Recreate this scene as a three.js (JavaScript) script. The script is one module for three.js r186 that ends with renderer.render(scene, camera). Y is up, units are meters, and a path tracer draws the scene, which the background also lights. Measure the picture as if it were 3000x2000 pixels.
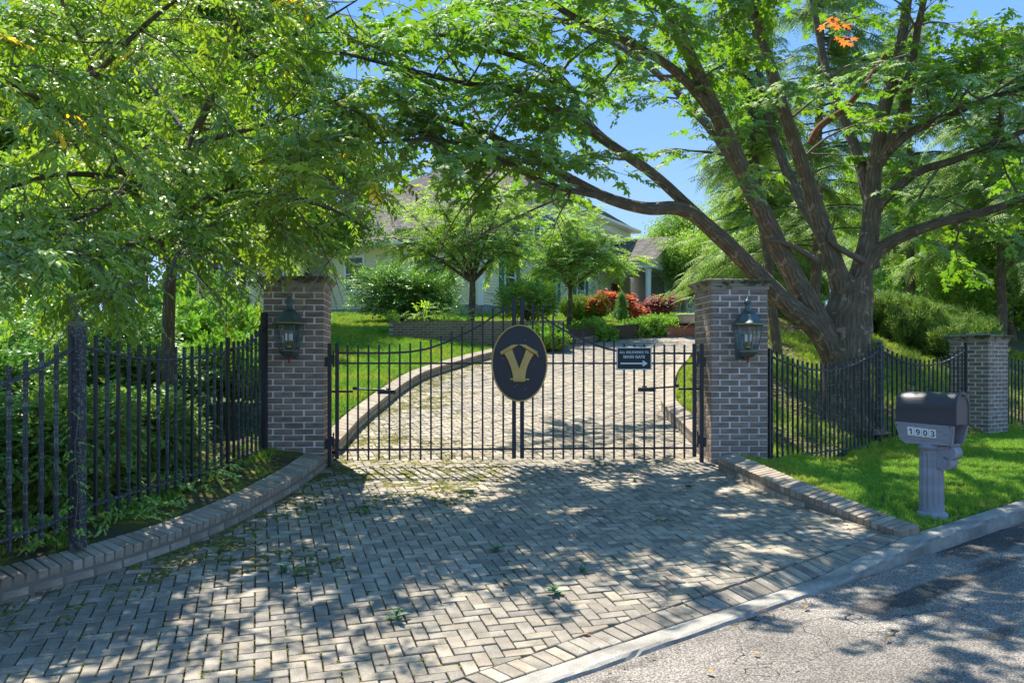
import * as THREE from 'three';

// ------------------------------------------------------------------ camera, sky, sun, exposure
const scene = new THREE.Scene();
const FOC = 2600, HOR = 1073, EYE = 1.65;              // focal length and horizon row in photograph pixels, eye height in metres
const camera = new THREE.PerspectiveCamera(2 * Math.atan(1000 / FOC) * 180 / Math.PI, 3000 / 2000, 0.1, 400);
camera.position.set(0, EYE, 0);
camera.lookAt(0, EYE, -10);
camera.setViewOffset(3000, 2000, 0, 1000 - HOR, 3000, 2000);   // vertical lens shift: the verticals stay upright
camera.updateProjectionMatrix();
const SUN = new THREE.Vector3(-0.25, 1.0, -0.5).normalize();
const renderer = new THREE.WebGLRenderer({ antialias: true });
renderer.setSize(1024, 682);
renderer.toneMapping = THREE.LinearToneMapping;
renderer.toneMappingExposure = 4.8;
renderer.shadowMap.enabled = true;
{
  const W = 512, H = 256, px = new Float32Array(W * H * 4);
  for (let j = 0; j < H; j++) for (let i = 0; i < W; i++) {
    const el = (j + 0.5) / H * Math.PI - Math.PI / 2, s = Math.sin(el), k = (j * W + i) * 4;
    let c;
    if (s > 0) {
      const t = Math.pow(1 - s, 6.0);
      c = [0.044 + 0.14 * t, 0.106 + 0.14 * t, 0.232 + 0.07 * t];
    } else c = [0.10, 0.11, 0.07];
    px[k] = c[0]; px[k + 1] = c[1]; px[k + 2] = c[2]; px[k + 3] = 1;
  }
  const sky = new THREE.DataTexture(px, W, H, THREE.RGBAFormat, THREE.FloatType);
  sky.mapping = THREE.EquirectangularReflectionMapping;
  sky.magFilter = sky.minFilter = THREE.LinearFilter;
  sky.colorSpace = THREE.LinearSRGBColorSpace;
  sky.needsUpdate = true;
  scene.background = sky;
  scene.environment = sky;
}
const sun = new THREE.DirectionalLight(new THREE.Color().setRGB(1, 0.93, 0.82), 2.3);
sun.position.copy(SUN).multiplyScalar(60).add(new THREE.Vector3(0, 0, -12));
sun.target.position.set(0, 0, -12);
sun.castShadow = true;
Object.assign(sun.shadow.camera, { left: -40, right: 40, top: 40, bottom: -40, near: 1, far: 160 });
sun.shadow.mapSize.set(4096, 4096);
scene.add(sun, sun.target);

// ------------------------------------------------------------------ random numbers, noise, small maths
let seed = 7;
function rnd() { seed |= 0; seed = seed + 0x6D2B79F5 | 0; let t = Math.imul(seed ^ seed >>> 15, 1 | seed); t = t + Math.imul(t ^ t >>> 7, 61 | t) ^ t; return ((t ^ t >>> 14) >>> 0) / 4294967296; }
const rr = (a, b) => a + (b - a) * rnd();
const pick = a => a[Math.floor(rnd() * a.length)];
const clamp = (x, a = 0, b = 1) => Math.min(b, Math.max(a, x));
const mix = (a, b, t) => a + (b - a) * t;
const smooth = (a, b, x) => { const t = clamp((x - a) / (b - a)); return t * t * (3 - 2 * t); };
const interp = (tab, t) => {
  if (t <= tab[0][0]) return tab[0][1];
  for (let i = 1; i < tab.length; i++) if (t <= tab[i][0]) return mix(tab[i - 1][1], tab[i][1], (t - tab[i - 1][0]) / (tab[i][0] - tab[i - 1][0]));
  return tab[tab.length - 1][1];
};
const hash = (x, y, z = 0) => { let h = Math.imul(x | 0, 374761393) + Math.imul(y | 0, 668265263) + Math.imul(z | 0, 2147483647 ^ 0x5bd1e995); h = Math.imul(h ^ h >>> 13, 1274126177); return ((h ^ h >>> 16) >>> 0) / 4294967296; };
function noise(x, y, per = 0) {
  const xi = Math.floor(x), yi = Math.floor(y), fx = x - xi, fy = y - yi, sx = fx * fx * (3 - 2 * fx), sy = fy * fy * (3 - 2 * fy);
  const w = v => per ? ((v % per) + per) % per : v;
  return mix(mix(hash(w(xi), w(yi)), hash(w(xi + 1), w(yi)), sx), mix(hash(w(xi), w(yi + 1)), hash(w(xi + 1), w(yi + 1)), sx), sy);
}
function fbm(x, y, oct = 4, per = 0) { let s = 0, a = 0.5, n = 0; for (let i = 0; i < oct; i++) { s += a * noise(x + i * 17, y + i * 31, per); n += a; x *= 2; y *= 2; per *= 2; a *= 0.5; } return s / n; }
const V = (x, y, d) => new THREE.Vector3(x, y, -d);                                       // d: metres in front of the camera
const at = (px, py, d) => V((px - 1500) / FOC * d, EYE - (py - HOR) / FOC * d, d);        // a point read off the photograph at a known distance

// ------------------------------------------------------------------ textures and materials
function tex(size, fn, srgb = true, repeat = 1) {
  const px = new Uint8Array(size * size * 4);
  for (let j = 0; j < size; j++) for (let i = 0; i < size; i++) {
    const c = fn(i / size, j / size), k = (j * size + i) * 4;
    for (let q = 0; q < 3; q++) px[k + q] = clamp(c[q] ?? c[0]) * 255;
    px[k + 3] = 255;
  }
  const t = new THREE.DataTexture(px, size, size);
  t.wrapS = t.wrapT = THREE.RepeatWrapping; t.magFilter = THREE.LinearFilter; t.minFilter = THREE.LinearMipmapLinearFilter; t.generateMipmaps = true;
  if (srgb) t.colorSpace = THREE.SRGBColorSpace;
  t.repeat.set(repeat, repeat); t.needsUpdate = true;
  return t;
}
const grain = (u, v, n) => hash(Math.floor(u * n), Math.floor(v * n), n);
// greyish multipliers around 0.8 (sRGB), used over a base colour
const T = {
  concrete: tex(512, (u, v) => { const g = grain(u, v, 512), f = fbm(u * 8, v * 8, 4, 8); let c = 0.50 + 0.40 * f + 0.30 * (g - 0.5); if (hash(u * 512, v * 512, 9) > 0.985) c += 0.25; if (hash(u * 512, v * 512, 3) > 0.975) c -= 0.22; return [c, c, c * 0.985]; }),
  brick: tex(512, (u, v) => { const g = grain(u, v, 512), f = fbm(u * 10, v * 30, 4, 10); const c = 0.60 + 0.28 * f + 0.10 * (g - 0.5); return [c, c * 0.985, c * 0.97]; }),
  asphalt: tex(1024, (u, v) => {
    const n = 170, x = u * n, y = v * n; let best = 9, id = 0;
    for (let a = -1; a <= 1; a++) for (let b = -1; b <= 1; b++) {
      const ix = Math.floor(x) + a, iy = Math.floor(y) + b, wx = ((ix % n) + n) % n, wy = ((iy % n) + n) % n;
      const dx = ix + hash(wx, wy, 5) - x, dy = iy + hash(wx, wy, 6) - y, q = dx * dx + dy * dy; if (q < best) { best = q; id = hash(wx, wy, 8); }
    }
    const f = fbm(u * 6, v * 6, 4, 6), stone = best < 0.20 + 0.25 * id ? 0.34 + 0.5 * id : 0.20;
    const c = stone * (0.72 + 0.5 * f); return [c, c * 0.985, c * 0.965];
  }),
  asphaltBump: tex(1024, (u, v) => {
    const n = 170, x = u * n, y = v * n; let best = 9;
    for (let a = -1; a <= 1; a++) for (let b = -1; b <= 1; b++) {
      const ix = Math.floor(x) + a, iy = Math.floor(y) + b, wx = ((ix % n) + n) % n, wy = ((iy % n) + n) % n;
      const dx = ix + hash(wx, wy, 5) - x, dy = iy + hash(wx, wy, 6) - y; best = Math.min(best, dx * dx + dy * dy);
    }
    const c = clamp(1 - best * 1.7); return [c, c, c];
  }, false),
  bark: tex(512, (u, v) => { const f = fbm(u * 22, v * 6, 5, 2), r = Math.abs(fbm(u * 26 + 5 + 1.6 * noise(u * 9, v * 7), v * 3.2, 4, 0) - 0.5) * 2.0 + 0.16 * (grain(u, v, 256) - 0.5) + 0.22 * (fbm(u * 50, v * 30, 3) - 0.5); const li = fbm(u * 14 + 3, v * 14, 3, 14) > 0.70 ? 0.22 : 0; const c = 0.42 + 0.36 * r + 0.18 * f + li; return [c, c * 0.97, c * 0.92]; }),
  barkBump: tex(512, (u, v) => { const r = Math.abs(fbm(u * 26 + 5 + 1.6 * noise(u * 9, v * 7), v * 3.2, 4, 0) - 0.5) * 2.4, f = fbm(u * 40, v * 12, 3, 4); const c = clamp(0.7 * r + 0.3 * f); return [c, c, c]; }, false),
  soft: tex(256, (u, v) => { const c = 0.72 + 0.28 * fbm(u * 8, v * 8, 5, 8) + 0.06 * (grain(u, v, 256) - 0.5); return [c, c, c]; }),
  softBump: tex(256, (u, v) => { const c = fbm(u * 16, v * 16, 5, 16); return [c, c, c]; }, false),
  lichen: tex(512, (u, v) => { const f = fbm(u * 90, v * 90, 2, 90), m = fbm(u * 5, v * 5, 4, 5); const on = f > 0.70 - 0.34 * (m - 0.35); const g = grain(u, v, 512); return on ? [0.40 + 0.2 * g, 0.46 + 0.2 * g, 0.43 + 0.2 * g] : [0.25 + 0.05 * g, 0.265 + 0.05 * g, 0.29 + 0.05 * g]; }),
  paint: tex(256, (u, v) => { const g = grain(u, v, 256), f = fbm(u * 8, v * 8, 4, 8); const c = 0.84 + 0.16 * f + 0.03 * (g - 0.5); const sp = hash(u * 256, v * 256, 12) > 0.997 ? 0.2 : 0; return [c + sp, c + sp, c + sp]; }),
  cap: tex(512, (u, v) => { const f = fbm(u * 6, v * 6, 5, 6), q = fbm(u * 30, v * 30, 3, 30), g = grain(u, v, 512); let c = 0.70 + 0.15 * (q - 0.5); const stain = smooth(0.5, 0.62, f * 0.6 + q * 0.4); c = mix(c, 0.33, stain); const moss = smooth(0.57, 0.63, fbm(u * 9 + 4, v * 9, 4, 9)); c += 0.08 * (g - 0.5); return [mix(c, 0.42, moss * 0.6), mix(c * 0.98, 0.44, moss * 0.6), mix(c * 0.90, 0.30, moss * 0.6)]; }),
  shingle: tex(512, (u, v) => { const c = 0.55 + 0.3 * hash(Math.floor(u * 6 + (Math.floor(v * 8) % 2) * 0.5) % 6, Math.floor(v * 8), 4) + 0.15 * (grain(u, v, 512) - 0.5); return [c, c * 0.98, c * 0.95]; }),
};
const lin = (r, g, b) => new THREE.Color().setRGB(r, g, b);
function mat(c, o = {}) { return new THREE.MeshStandardMaterial({ color: c.isColor ? c : lin(...c), roughness: 0.85, metalness: 0, side: THREE.DoubleSide, ...o }); }
function leafMat(c, o = {}) { return new THREE.MeshPhysicalMaterial({ color: lin(...c), roughness: 0.92, transmission: 0.5, thickness: 0, side: THREE.DoubleSide, clearcoat: 0.22, clearcoatRoughness: 0.38, ...o }); }
const M = {
  brickA: mat([0.49, 0.37, 0.295], { map: T.brick }), brickB: mat([0.42, 0.32, 0.255], { map: T.brick }), brickC: mat([0.55, 0.43, 0.345], { map: T.brick }),
  mortar: mat([0.88, 0.85, 0.80], { map: T.soft, roughness: 0.95 }),
  paver: [[0.63, 0.54, 0.415], [0.52, 0.45, 0.355], [0.70, 0.60, 0.46], [0.56, 0.495, 0.40], [0.66, 0.55, 0.41], [0.45, 0.395, 0.32]].map(c => mat(c, { map: T.concrete, bumpMap: T.concrete, bumpScale: 0.0012 })),
  paverMass: mat([1, 1, 1], { map: T.concrete, vertexColors: true }),
  kerbBrick: [[0.66, 0.56, 0.43], [0.57, 0.475, 0.36], [0.74, 0.65, 0.52]].map(c => mat(c, { map: T.brick, bumpMap: T.softBump, bumpScale: 0.002 })),
  kerbMortar: mat([0.22, 0.195, 0.155], { map: T.soft }),
  cement: mat([0.58, 0.54, 0.47], { map: T.concrete, bumpMap: T.softBump, bumpScale: 0.003 }),
  cap: mat([0.62, 0.60, 0.55], { map: T.cap, bumpMap: T.softBump, bumpScale: 0.004 }),
  iron: mat([0.022, 0.024, 0.032], { roughness: 0.5, map: T.paint }),
  ironLichen: mat([0.62, 0.62, 0.60], { roughness: 0.8, map: T.lichen }),
  road: mat([0.50, 0.485, 0.47], { map: T.asphalt, bumpMap: T.asphaltBump, bumpScale: 0.006, vertexColors: true }),
  bark: mat([0.50, 0.42, 0.33], { map: T.bark, bumpMap: T.barkBump, bumpScale: 0.035, roughness: 0.95 }),
  barkThin: mat([0.20, 0.165, 0.13], { map: T.soft, roughness: 0.95 }),
  barkOrange: mat([0.62, 0.30, 0.15], { map: T.bark, bumpMap: T.barkBump, bumpScale: 0.01, roughness: 0.95 }),
  ground: mat([1, 1, 1], { vertexColors: true, map: T.soft, bumpMap: T.softBump, bumpScale: 0.02, roughness: 1 }),
  navy: mat([0.016, 0.018, 0.030], { roughness: 0.42, map: T.paint }),
  gold: mat([0.66, 0.44, 0.13], { roughness: 0.45, metalness: 0.15, map: T.paint }),
  brass: mat([0.40, 0.27, 0.08], { roughness: 0.4, metalness: 0.8 }),
  verdigris: mat([0.12, 0.165, 0.175], { roughness: 0.42, metalness: 0.55, map: T.paint }),
  rust: mat([0.20, 0.055, 0.02], { roughness: 0.9 }),
  glass: new THREE.MeshPhysicalMaterial({ color: lin(0.90, 0.95, 0.93), roughness: 0.03, transmission: 1, thickness: 0, ior: 1.5, side: THREE.DoubleSide }),
  white: mat([0.78, 0.78, 0.76], { roughness: 0.6 }),
};

// ------------------------------------------------------------------ a builder that collects faces into one geometry
class GB {
  constructor() { this.p = []; this.n = []; this.t = []; this.c = []; this.col = null; }
  vert(p, n, u, v) { this.p.push(p.x, p.y, p.z); this.n.push(n.x, n.y, n.z); this.t.push(u, v); if (this.col) this.c.push(...this.col); }
  tri(a, b, c, ua = [0, 0], ub = [1, 0], uc = [1, 1]) {
    const n = new THREE.Vector3().subVectors(b, a).cross(new THREE.Vector3().subVectors(c, a)).normalize();
    this.vert(a, n, ...ua); this.vert(b, n, ...ub); this.vert(c, n, ...uc); return this;
  }
  quad(a, b, c, d, o = [0, 0]) {
    const w = a.distanceTo(b), h = b.distanceTo(c);
    this.tri(a, b, c, [o[0], o[1]], [o[0] + w, o[1]], [o[0] + w, o[1] + h]); this.tri(a, c, d, [o[0], o[1]], [o[0] + w, o[1] + h], [o[0], o[1] + h]); return this;
  }
  // box centred at p, size s, optional matrix m applied afterwards, with chamfer ch
  box(p, s, m = null, ch = 0, off = null) {
    const o = off || [rnd() * 5, rnd() * 5], hx = s[0] / 2, hy = s[1] / 2, hz = s[2] / 2, P = (x, y, z) => { const q = new THREE.Vector3(p[0] + x, p[1] + y, p[2] + z); return m ? q.applyMatrix4(m) : q; };
    if (!ch) {
      const q = (a, b, c, d) => this.quad(P(...a), P(...b), P(...c), P(...d), o);
      q([-hx, -hy, hz], [hx, -hy, hz], [hx, hy, hz], [-hx, hy, hz]); q([hx, -hy, -hz], [-hx, -hy, -hz], [-hx, hy, -hz], [hx, hy, -hz]);
      q([hx, -hy, hz], [hx, -hy, -hz], [hx, hy, -hz], [hx, hy, hz]); q([-hx, -hy, -hz], [-hx, -hy, hz], [-hx, hy, hz], [-hx, hy, -hz]);
      q([-hx, hy, hz], [hx, hy, hz], [hx, hy, -hz], [-hx, hy, -hz]); q([-hx, -hy, -hz], [hx, -hy, -hz], [hx, -hy, hz], [-hx, -hy, hz]);
      return this;
    }
    const F = [[0, 1, 2], [1, 2, 0], [2, 0, 1]], h = [hx, hy, hz];
    const pt = (ax, s1, b, sb, c, sc, lift) => { const v = [0, 0, 0]; v[ax] = s1 * (h[ax] - (lift ? 0 : 0)); v[b] = sb * (h[b] - ch); v[c] = sc * (h[c] - ch); return P(...v); };
    for (const [a, b, c] of F) for (const s1 of [-1, 1]) {
      const A = pt(a, s1, b, -1, c, -1), B = pt(a, s1, b, 1, c, -1), C = pt(a, s1, b, 1, c, 1), D = pt(a, s1, b, -1, c, 1);
      s1 > 0 ? this.quad(A, B, C, D, o) : this.quad(A, D, C, B, o);
    }
    for (const [a, b, c] of F) for (const sa of [-1, 1]) for (const sb of [-1, 1]) {     // edge between face a and face b, along c
      const A = pt(a, sa, b, sb, c, -1), B = pt(a, sa, b, sb, c, 1), C = pt(b, sb, a, sa, c, 1), D = pt(b, sb, a, sa, c, -1);
      sa * sb > 0 ? this.quad(A, D, C, B, o) : this.quad(A, B, C, D, o);
    }
    return this;
  }
  // a round member along a polyline; rad per point
  tube(pts, rad, sides = 6, o = {}) {
    const n = pts.length, R = i => Array.isArray(rad) ? rad[i] : rad, tan = [], e1 = [], e2 = [];
    for (let i = 0; i < n; i++) tan.push(new THREE.Vector3().subVectors(pts[Math.min(n - 1, i + 1)], pts[Math.max(0, i - 1)]).normalize());
    let ref = Math.abs(tan[0].y) > 0.9 ? new THREE.Vector3(1, 0, 0) : new THREE.Vector3(0, 1, 0);
    for (let i = 0; i < n; i++) { const a = new THREE.Vector3().crossVectors(tan[i], ref).normalize(); e1.push(a); e2.push(new THREE.Vector3().crossVectors(a, tan[i]).normalize()); ref = e2[i]; }
    let len = 0; const ring = [], L = [];
    for (let i = 0; i < n; i++) {
      if (i) len += pts[i].distanceTo(pts[i - 1]); L.push(len);
      const row = [];
      for (let k = 0; k <= sides; k++) {
        const a = (k % sides) / sides * Math.PI * 2; let r = R(i); if (o.rough) r *= 1 + o.rough(a, len, i);
        const dir = e1[i].clone().multiplyScalar(Math.cos(a)).addScaledVector(e2[i], Math.sin(a));
        row.push([pts[i].clone().addScaledVector(dir, r), dir]);
      }
      ring.push(row);
    }
    const us = o.us ?? 1;
    const nm = (i, k) => ring[i][k][1];
    for (let i = 0; i < n - 1; i++) for (let k = 0; k < sides; k++) {
      const a = ring[i][k], b = ring[i][k + 1], c = ring[i + 1][k + 1], d = ring[i + 1][k];
      const circ = us, u0 = k / sides * circ, u1 = (k + 1) / sides * circ, v0 = L[i], v1 = L[i + 1];
      if (o.flat) { this.quad(a[0], b[0], c[0], d[0]); continue; }
      this.vert(a[0], nm(i, k), u0, v0); this.vert(c[0], nm(i + 1, k + 1), u1, v1); this.vert(b[0], nm(i, k + 1), u1, v0);
      this.vert(a[0], nm(i, k), u0, v0); this.vert(d[0], nm(i + 1, k), u0, v1); this.vert(c[0], nm(i + 1, k + 1), u1, v1);
    }
    if (o.caps !== false) for (const i of [0, n - 1]) { const c = pts[i]; for (let k = 0; k < sides; k++) i ? this.tri(ring[i][k][0], ring[i][k + 1][0], c) : this.tri(ring[i][k + 1][0], ring[i][k][0], c); }
    return this;
  }
  // convex polygon [x, d] as a slab whose top follows top(x, d), with a chamfered rim
  slab(poly, top, thick, ch, off) {
    let cx = 0, cd = 0; for (const q of poly) { cx += q[0]; cd += q[1]; } cx /= poly.length; cd /= poly.length;
    const o = off || [rnd() * 7, rnd() * 7], n = poly.length;
    const inn = poly.map(([x, d]) => { const dx = cx - x, dd = cd - d, l = Math.hypot(dx, dd) || 1; const k = ch * 1.3 / l; return [x + dx * k, d + dd * k]; });
    const Pt = (q, dy) => V(q[0], top(q[0], q[1]) + dy, q[1]), uv = q => [q[0] + o[0], q[1] + o[1]];
    for (let i = 1; i < n - 1; i++) this.tri(Pt(inn[0], 0), Pt(inn[i], 0), Pt(inn[i + 1], 0), uv(inn[0]), uv(inn[i]), uv(inn[i + 1]));
    for (let i = 0; i < n; i++) {
      const j = (i + 1) % n;
      this.quad(Pt(poly[i], -ch), Pt(poly[j], -ch), Pt(inn[j], 0), Pt(inn[i], 0), o);
      this.quad(Pt(poly[i], -thick), Pt(poly[j], -thick), Pt(poly[j], -ch), Pt(poly[i], -ch), o);
    }
    return this;
  }
  lathe(prof, sides, centre, o = {}) {   // prof: [radius, y] from the top down
    const P = (i, k) => { const a = (k + (o.phase || 0)) / sides * Math.PI * 2; return new THREE.Vector3(centre.x + Math.cos(a) * prof[i][0], centre.y + prof[i][1], centre.z + Math.sin(a) * prof[i][0]); };
    const N = (i, k) => { const a = (k + (o.phase || 0)) / sides * Math.PI * 2, p = prof[Math.max(0, i - 1)], q = prof[Math.min(prof.length - 1, i + 1)], dr = q[0] - p[0], dy = q[1] - p[1]; return new THREE.Vector3(-dy * Math.cos(a), dr, -dy * Math.sin(a)).normalize(); };
    for (let i = 0; i < prof.length - 1; i++) for (let k = 0; k < sides; k++) {
      if (o.flat) { this.quad(P(i, k), P(i, k + 1), P(i + 1, k + 1), P(i + 1, k)); continue; }
      const q = [[i, k], [i, k + 1], [i + 1, k + 1], [i, k], [i + 1, k + 1], [i + 1, k]];
      for (const [a, b] of q) this.vert(P(a, b), N(a, b), b / sides, prof[a][1]);
    }
    return this;
  }
  geo() {
    const g = new THREE.BufferGeometry();
    g.setAttribute('position', new THREE.Float32BufferAttribute(this.p, 3)); g.setAttribute('normal', new THREE.Float32BufferAttribute(this.n, 3)); g.setAttribute('uv', new THREE.Float32BufferAttribute(this.t, 2));
    if (this.c.length) g.setAttribute('color', new THREE.Float32BufferAttribute(this.c, 3));
    return g;
  }
  build(name, material, parent, origin) {
    const g = this.geo(); if (origin) g.translate(-origin.x, -origin.y, -origin.z);
    const m = addMesh(name, g, material, parent); if (origin) m.position.copy(origin); return m;
  }
}
const gb = () => new GB();
const taken = new Map();
function numbered(name) { const k = taken.get(name) || 0; taken.set(name, k + 1); return k ? name + '_' + String(k).padStart(3, '0') : name; }
function addMesh(name, g, material, parent = scene) {
  const m = new THREE.Mesh(g, material); m.castShadow = m.receiveShadow = true; m.name = parent === scene ? numbered(name) : name; parent.add(m); return m;
}
function tag(o, label, category, group, kind) { o.userData.label = label; if (category) o.userData.category = category; if (group) o.userData.group = group; if (kind) o.userData.kind = kind; return o; }
function thing(name, label, category, pos = null, turn = 0, group) {
  const o = new THREE.Group(); o.name = numbered(name); scene.add(o); if (pos) o.position.copy(pos); o.rotation.y = turn; return tag(o, label, category, group);
}
const structure = (m, label) => { m.userData.kind = 'structure'; if (label) m.userData.label = label; return m; };
function stuff(name, geo, material, mats, parent, colors) {   // many small copies of one piece
  const im = new THREE.InstancedMesh(geo, material, mats.length); im.castShadow = im.receiveShadow = true; im.name = parent === scene ? numbered(name) : name; im.userData.kind = 'stuff';
  mats.forEach((m, i) => { im.setMatrixAt(i, m); if (colors) im.setColorAt(i, colors[i]); }); parent.add(im); return im;
}

// ------------------------------------------------------------------ terrain
const KU = [0.78, 0.62], KV = [0.62, -0.78];               // along the street kerb, and from the kerb towards the camera
const uOf = (x, d) => KU[0] * x + KU[1] * d, wOf = (x, d) => 0.78 * d - 0.62 * x - 3.58;   // w: metres from the kerb into the property
const fromUW = (u, w) => { const k = w + 3.58, n = 0.78 * 0.78 + 0.62 * 0.62; return [(0.78 * u - 0.62 * k) / n, (0.62 * u + 0.78 * k) / n]; };
const roadY = u => 0.04 * (clamp(u, -6, 9) - 2.83) + 0.015 * (clamp(u, 9, 45) - 9);
const kerbTop = u => roadY(u) + mix(0.13, mix(0.03, 0.13, smooth(5.3, 7.1, u)), smooth(-1.6, -0.4, u));
const h0 = d => d < 9.81 ? 0.55 + 0.1 * (d - 9.81) : d < 26 ? 0.55 + 0.113 * (d - 9.81) : d < 34 ? 2.38 + 0.171 * (d - 26) : 3.75 + 0.012 * (d - 34);
const XL = [[3.0, -5.1], [4.7, -3.9], [5.67, -3.27], [6.4, -2.75], [7.34, -2.36], [8.6, -2.12], [9.7, -2.03], [12.7, -2.03], [16.7, -1.77], [19, -1.2], [21, -0.53], [24, 0.87], [26, 2.6], [27, 4.5], [27.6, 9]];
const XR = [[6.9, 3.22], [7.04, 3.12], [7.68, 2.84], [8.27, 2.53], [8.97, 2.39], [9.7, 2.21], [11, 2.23], [13.7, 2.28], [16.7, 2.9], [19, 3.55], [21, 4.26], [23, 6.5], [24, 9]];
const xL = d => interp(XL, d);
const xR = d => d < 6.9 ? (0.78 * d - 3.58) / 0.62 : interp(XR, d);
function hRight(x, d) {
  const u = uOf(x, d), w = wOf(x, d);
  let y = kerbTop(u) + 0.02 * Math.min(w, 3) + 0.45 * clamp(w - 2.9, 0, 5.6) + 0.04 * Math.max(0, w - 9.5);
  const k = smooth(19, 30, d) * smooth(17, 8, x);
  return mix(y, h0(d) + 0.1, k);
}
function landY(x, d) {                                      // top of soil outside the paving
  const hd = h0(Math.min(d, 60)), sl = xL(d) - x, sr = x - xR(d);
  if (sl > 0) return hd + 0.15 + 0.05 * smooth(0.1, 0.6, sl) - 0.20 * smooth(15, 22, d) - 0.15 * smooth(24, 30, d) + 0.09 * clamp(sl - 0.8, 0, 4) * smooth(12, 20, d) * smooth(34, 26, d);
  if (sr > 0) { const w = wOf(x, d); return mix(hd + 0.11, hRight(x, d), Math.max(smooth(0, 2.0, sr), smooth(1.1, 0.05, w) * smooth(0, 0.5, sr))); }
  return hd;
}
const paved = (x, d) => d < 27.2 && x > xL(d) - 0.11 && x < xR(d) + 0.11 && wOf(x, d) > 0;
function groundY(x, d) {
  const w = wOf(x, d), u = uOf(x, d);
  if (w < 0.02) return w < -9.2 ? roadY(u) + 0.12 * smooth(-9.2, -9.6, w) + 0.02 : roadY(u) - 0.07;
  if (paved(x, d)) return h0(d) - 0.05;
  if (x > xR(d) && w < 0.1) return kerbTop(u) - 0.02;
  return landY(x, d);
}
{
  const line = (a, b, s0, s1, n) => { const r = []; for (let i = 0; i <= n; i++) r.push(mix(a, b, i / n)); return r; };
  const xs = [-160, -110, -80, -60, -45, -35, -27, -21, -16, -12, -9, ...line(-7, 10, 0, 0, 150), 11, 12.5, 14, 16, 19, 23, 28, 35, 45, 60, 80, 110, 160];
  const ds = [-90, -60, -40, -25, -15, -9, -5, -2, 0, 1.5, 3, ...line(4, 28, 0, 0, 230), 29, 30, 31, 32, 33, 34, 36, 39, 43, 48, 55, 65, 80, 110, 150, 220];
  const nx = xs.length, nd = ds.length, pos = [], col = [], uv = [], idx = [];
  for (const d of ds) for (const x of xs) {
    const y = groundY(x, d); pos.push(x, y, -d); uv.push(x / 1.7, d / 1.7);
    const w = wOf(x, d), n1 = fbm(x * 1.3, d * 1.3, 4), n2 = fbm(x * 5 + 9, d * 5, 3);
    let c;
    if (w < -9.2) c = [0.055, 0.10, 0.02];
    else if (paved(x, d)) c = n1 > 0.5 ? [0.065, 0.072, 0.020] : [0.085, 0.066, 0.040];
    else if (x > xR(d) && w > 2.7 && d < 24) { const m = smooth(0.42, 0.56, n1 * 0.7 + n2 * 0.3); c = [mix(0.10, 0.16, m), mix(0.085, 0.19, m), mix(0.05, 0.018, m)]; }
    else if (x < xL(d) && d < 10.6) { const m = smooth(0.40, 0.55, n1 * 0.6 + n2 * 0.4); c = [mix(0.075, 0.13, m), mix(0.055, 0.14, m), mix(0.035, 0.02, m)]; }
    else c = [0.06 + 0.03 * n2, 0.115 + 0.03 * n2, 0.02];
    col.push(...c);
  }
  for (let j = 0; j < nd - 1; j++) for (let i = 0; i < nx - 1; i++) { const a = j * nx + i, b = a + 1, c = a + nx, e = c + 1; idx.push(a, b, e, a, e, c); }
  const g = new THREE.BufferGeometry();
  g.setAttribute('position', new THREE.Float32BufferAttribute(pos, 3)); g.setAttribute('uv', new THREE.Float32BufferAttribute(uv, 2)); g.setAttribute('color', new THREE.Float32BufferAttribute(col, 3));
  g.setIndex(idx); g.computeVertexNormals();
  structure(addMesh('ground', g, M.ground), 'sloping garden soil, lawn and mossy bank around the driveway');
}

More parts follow.
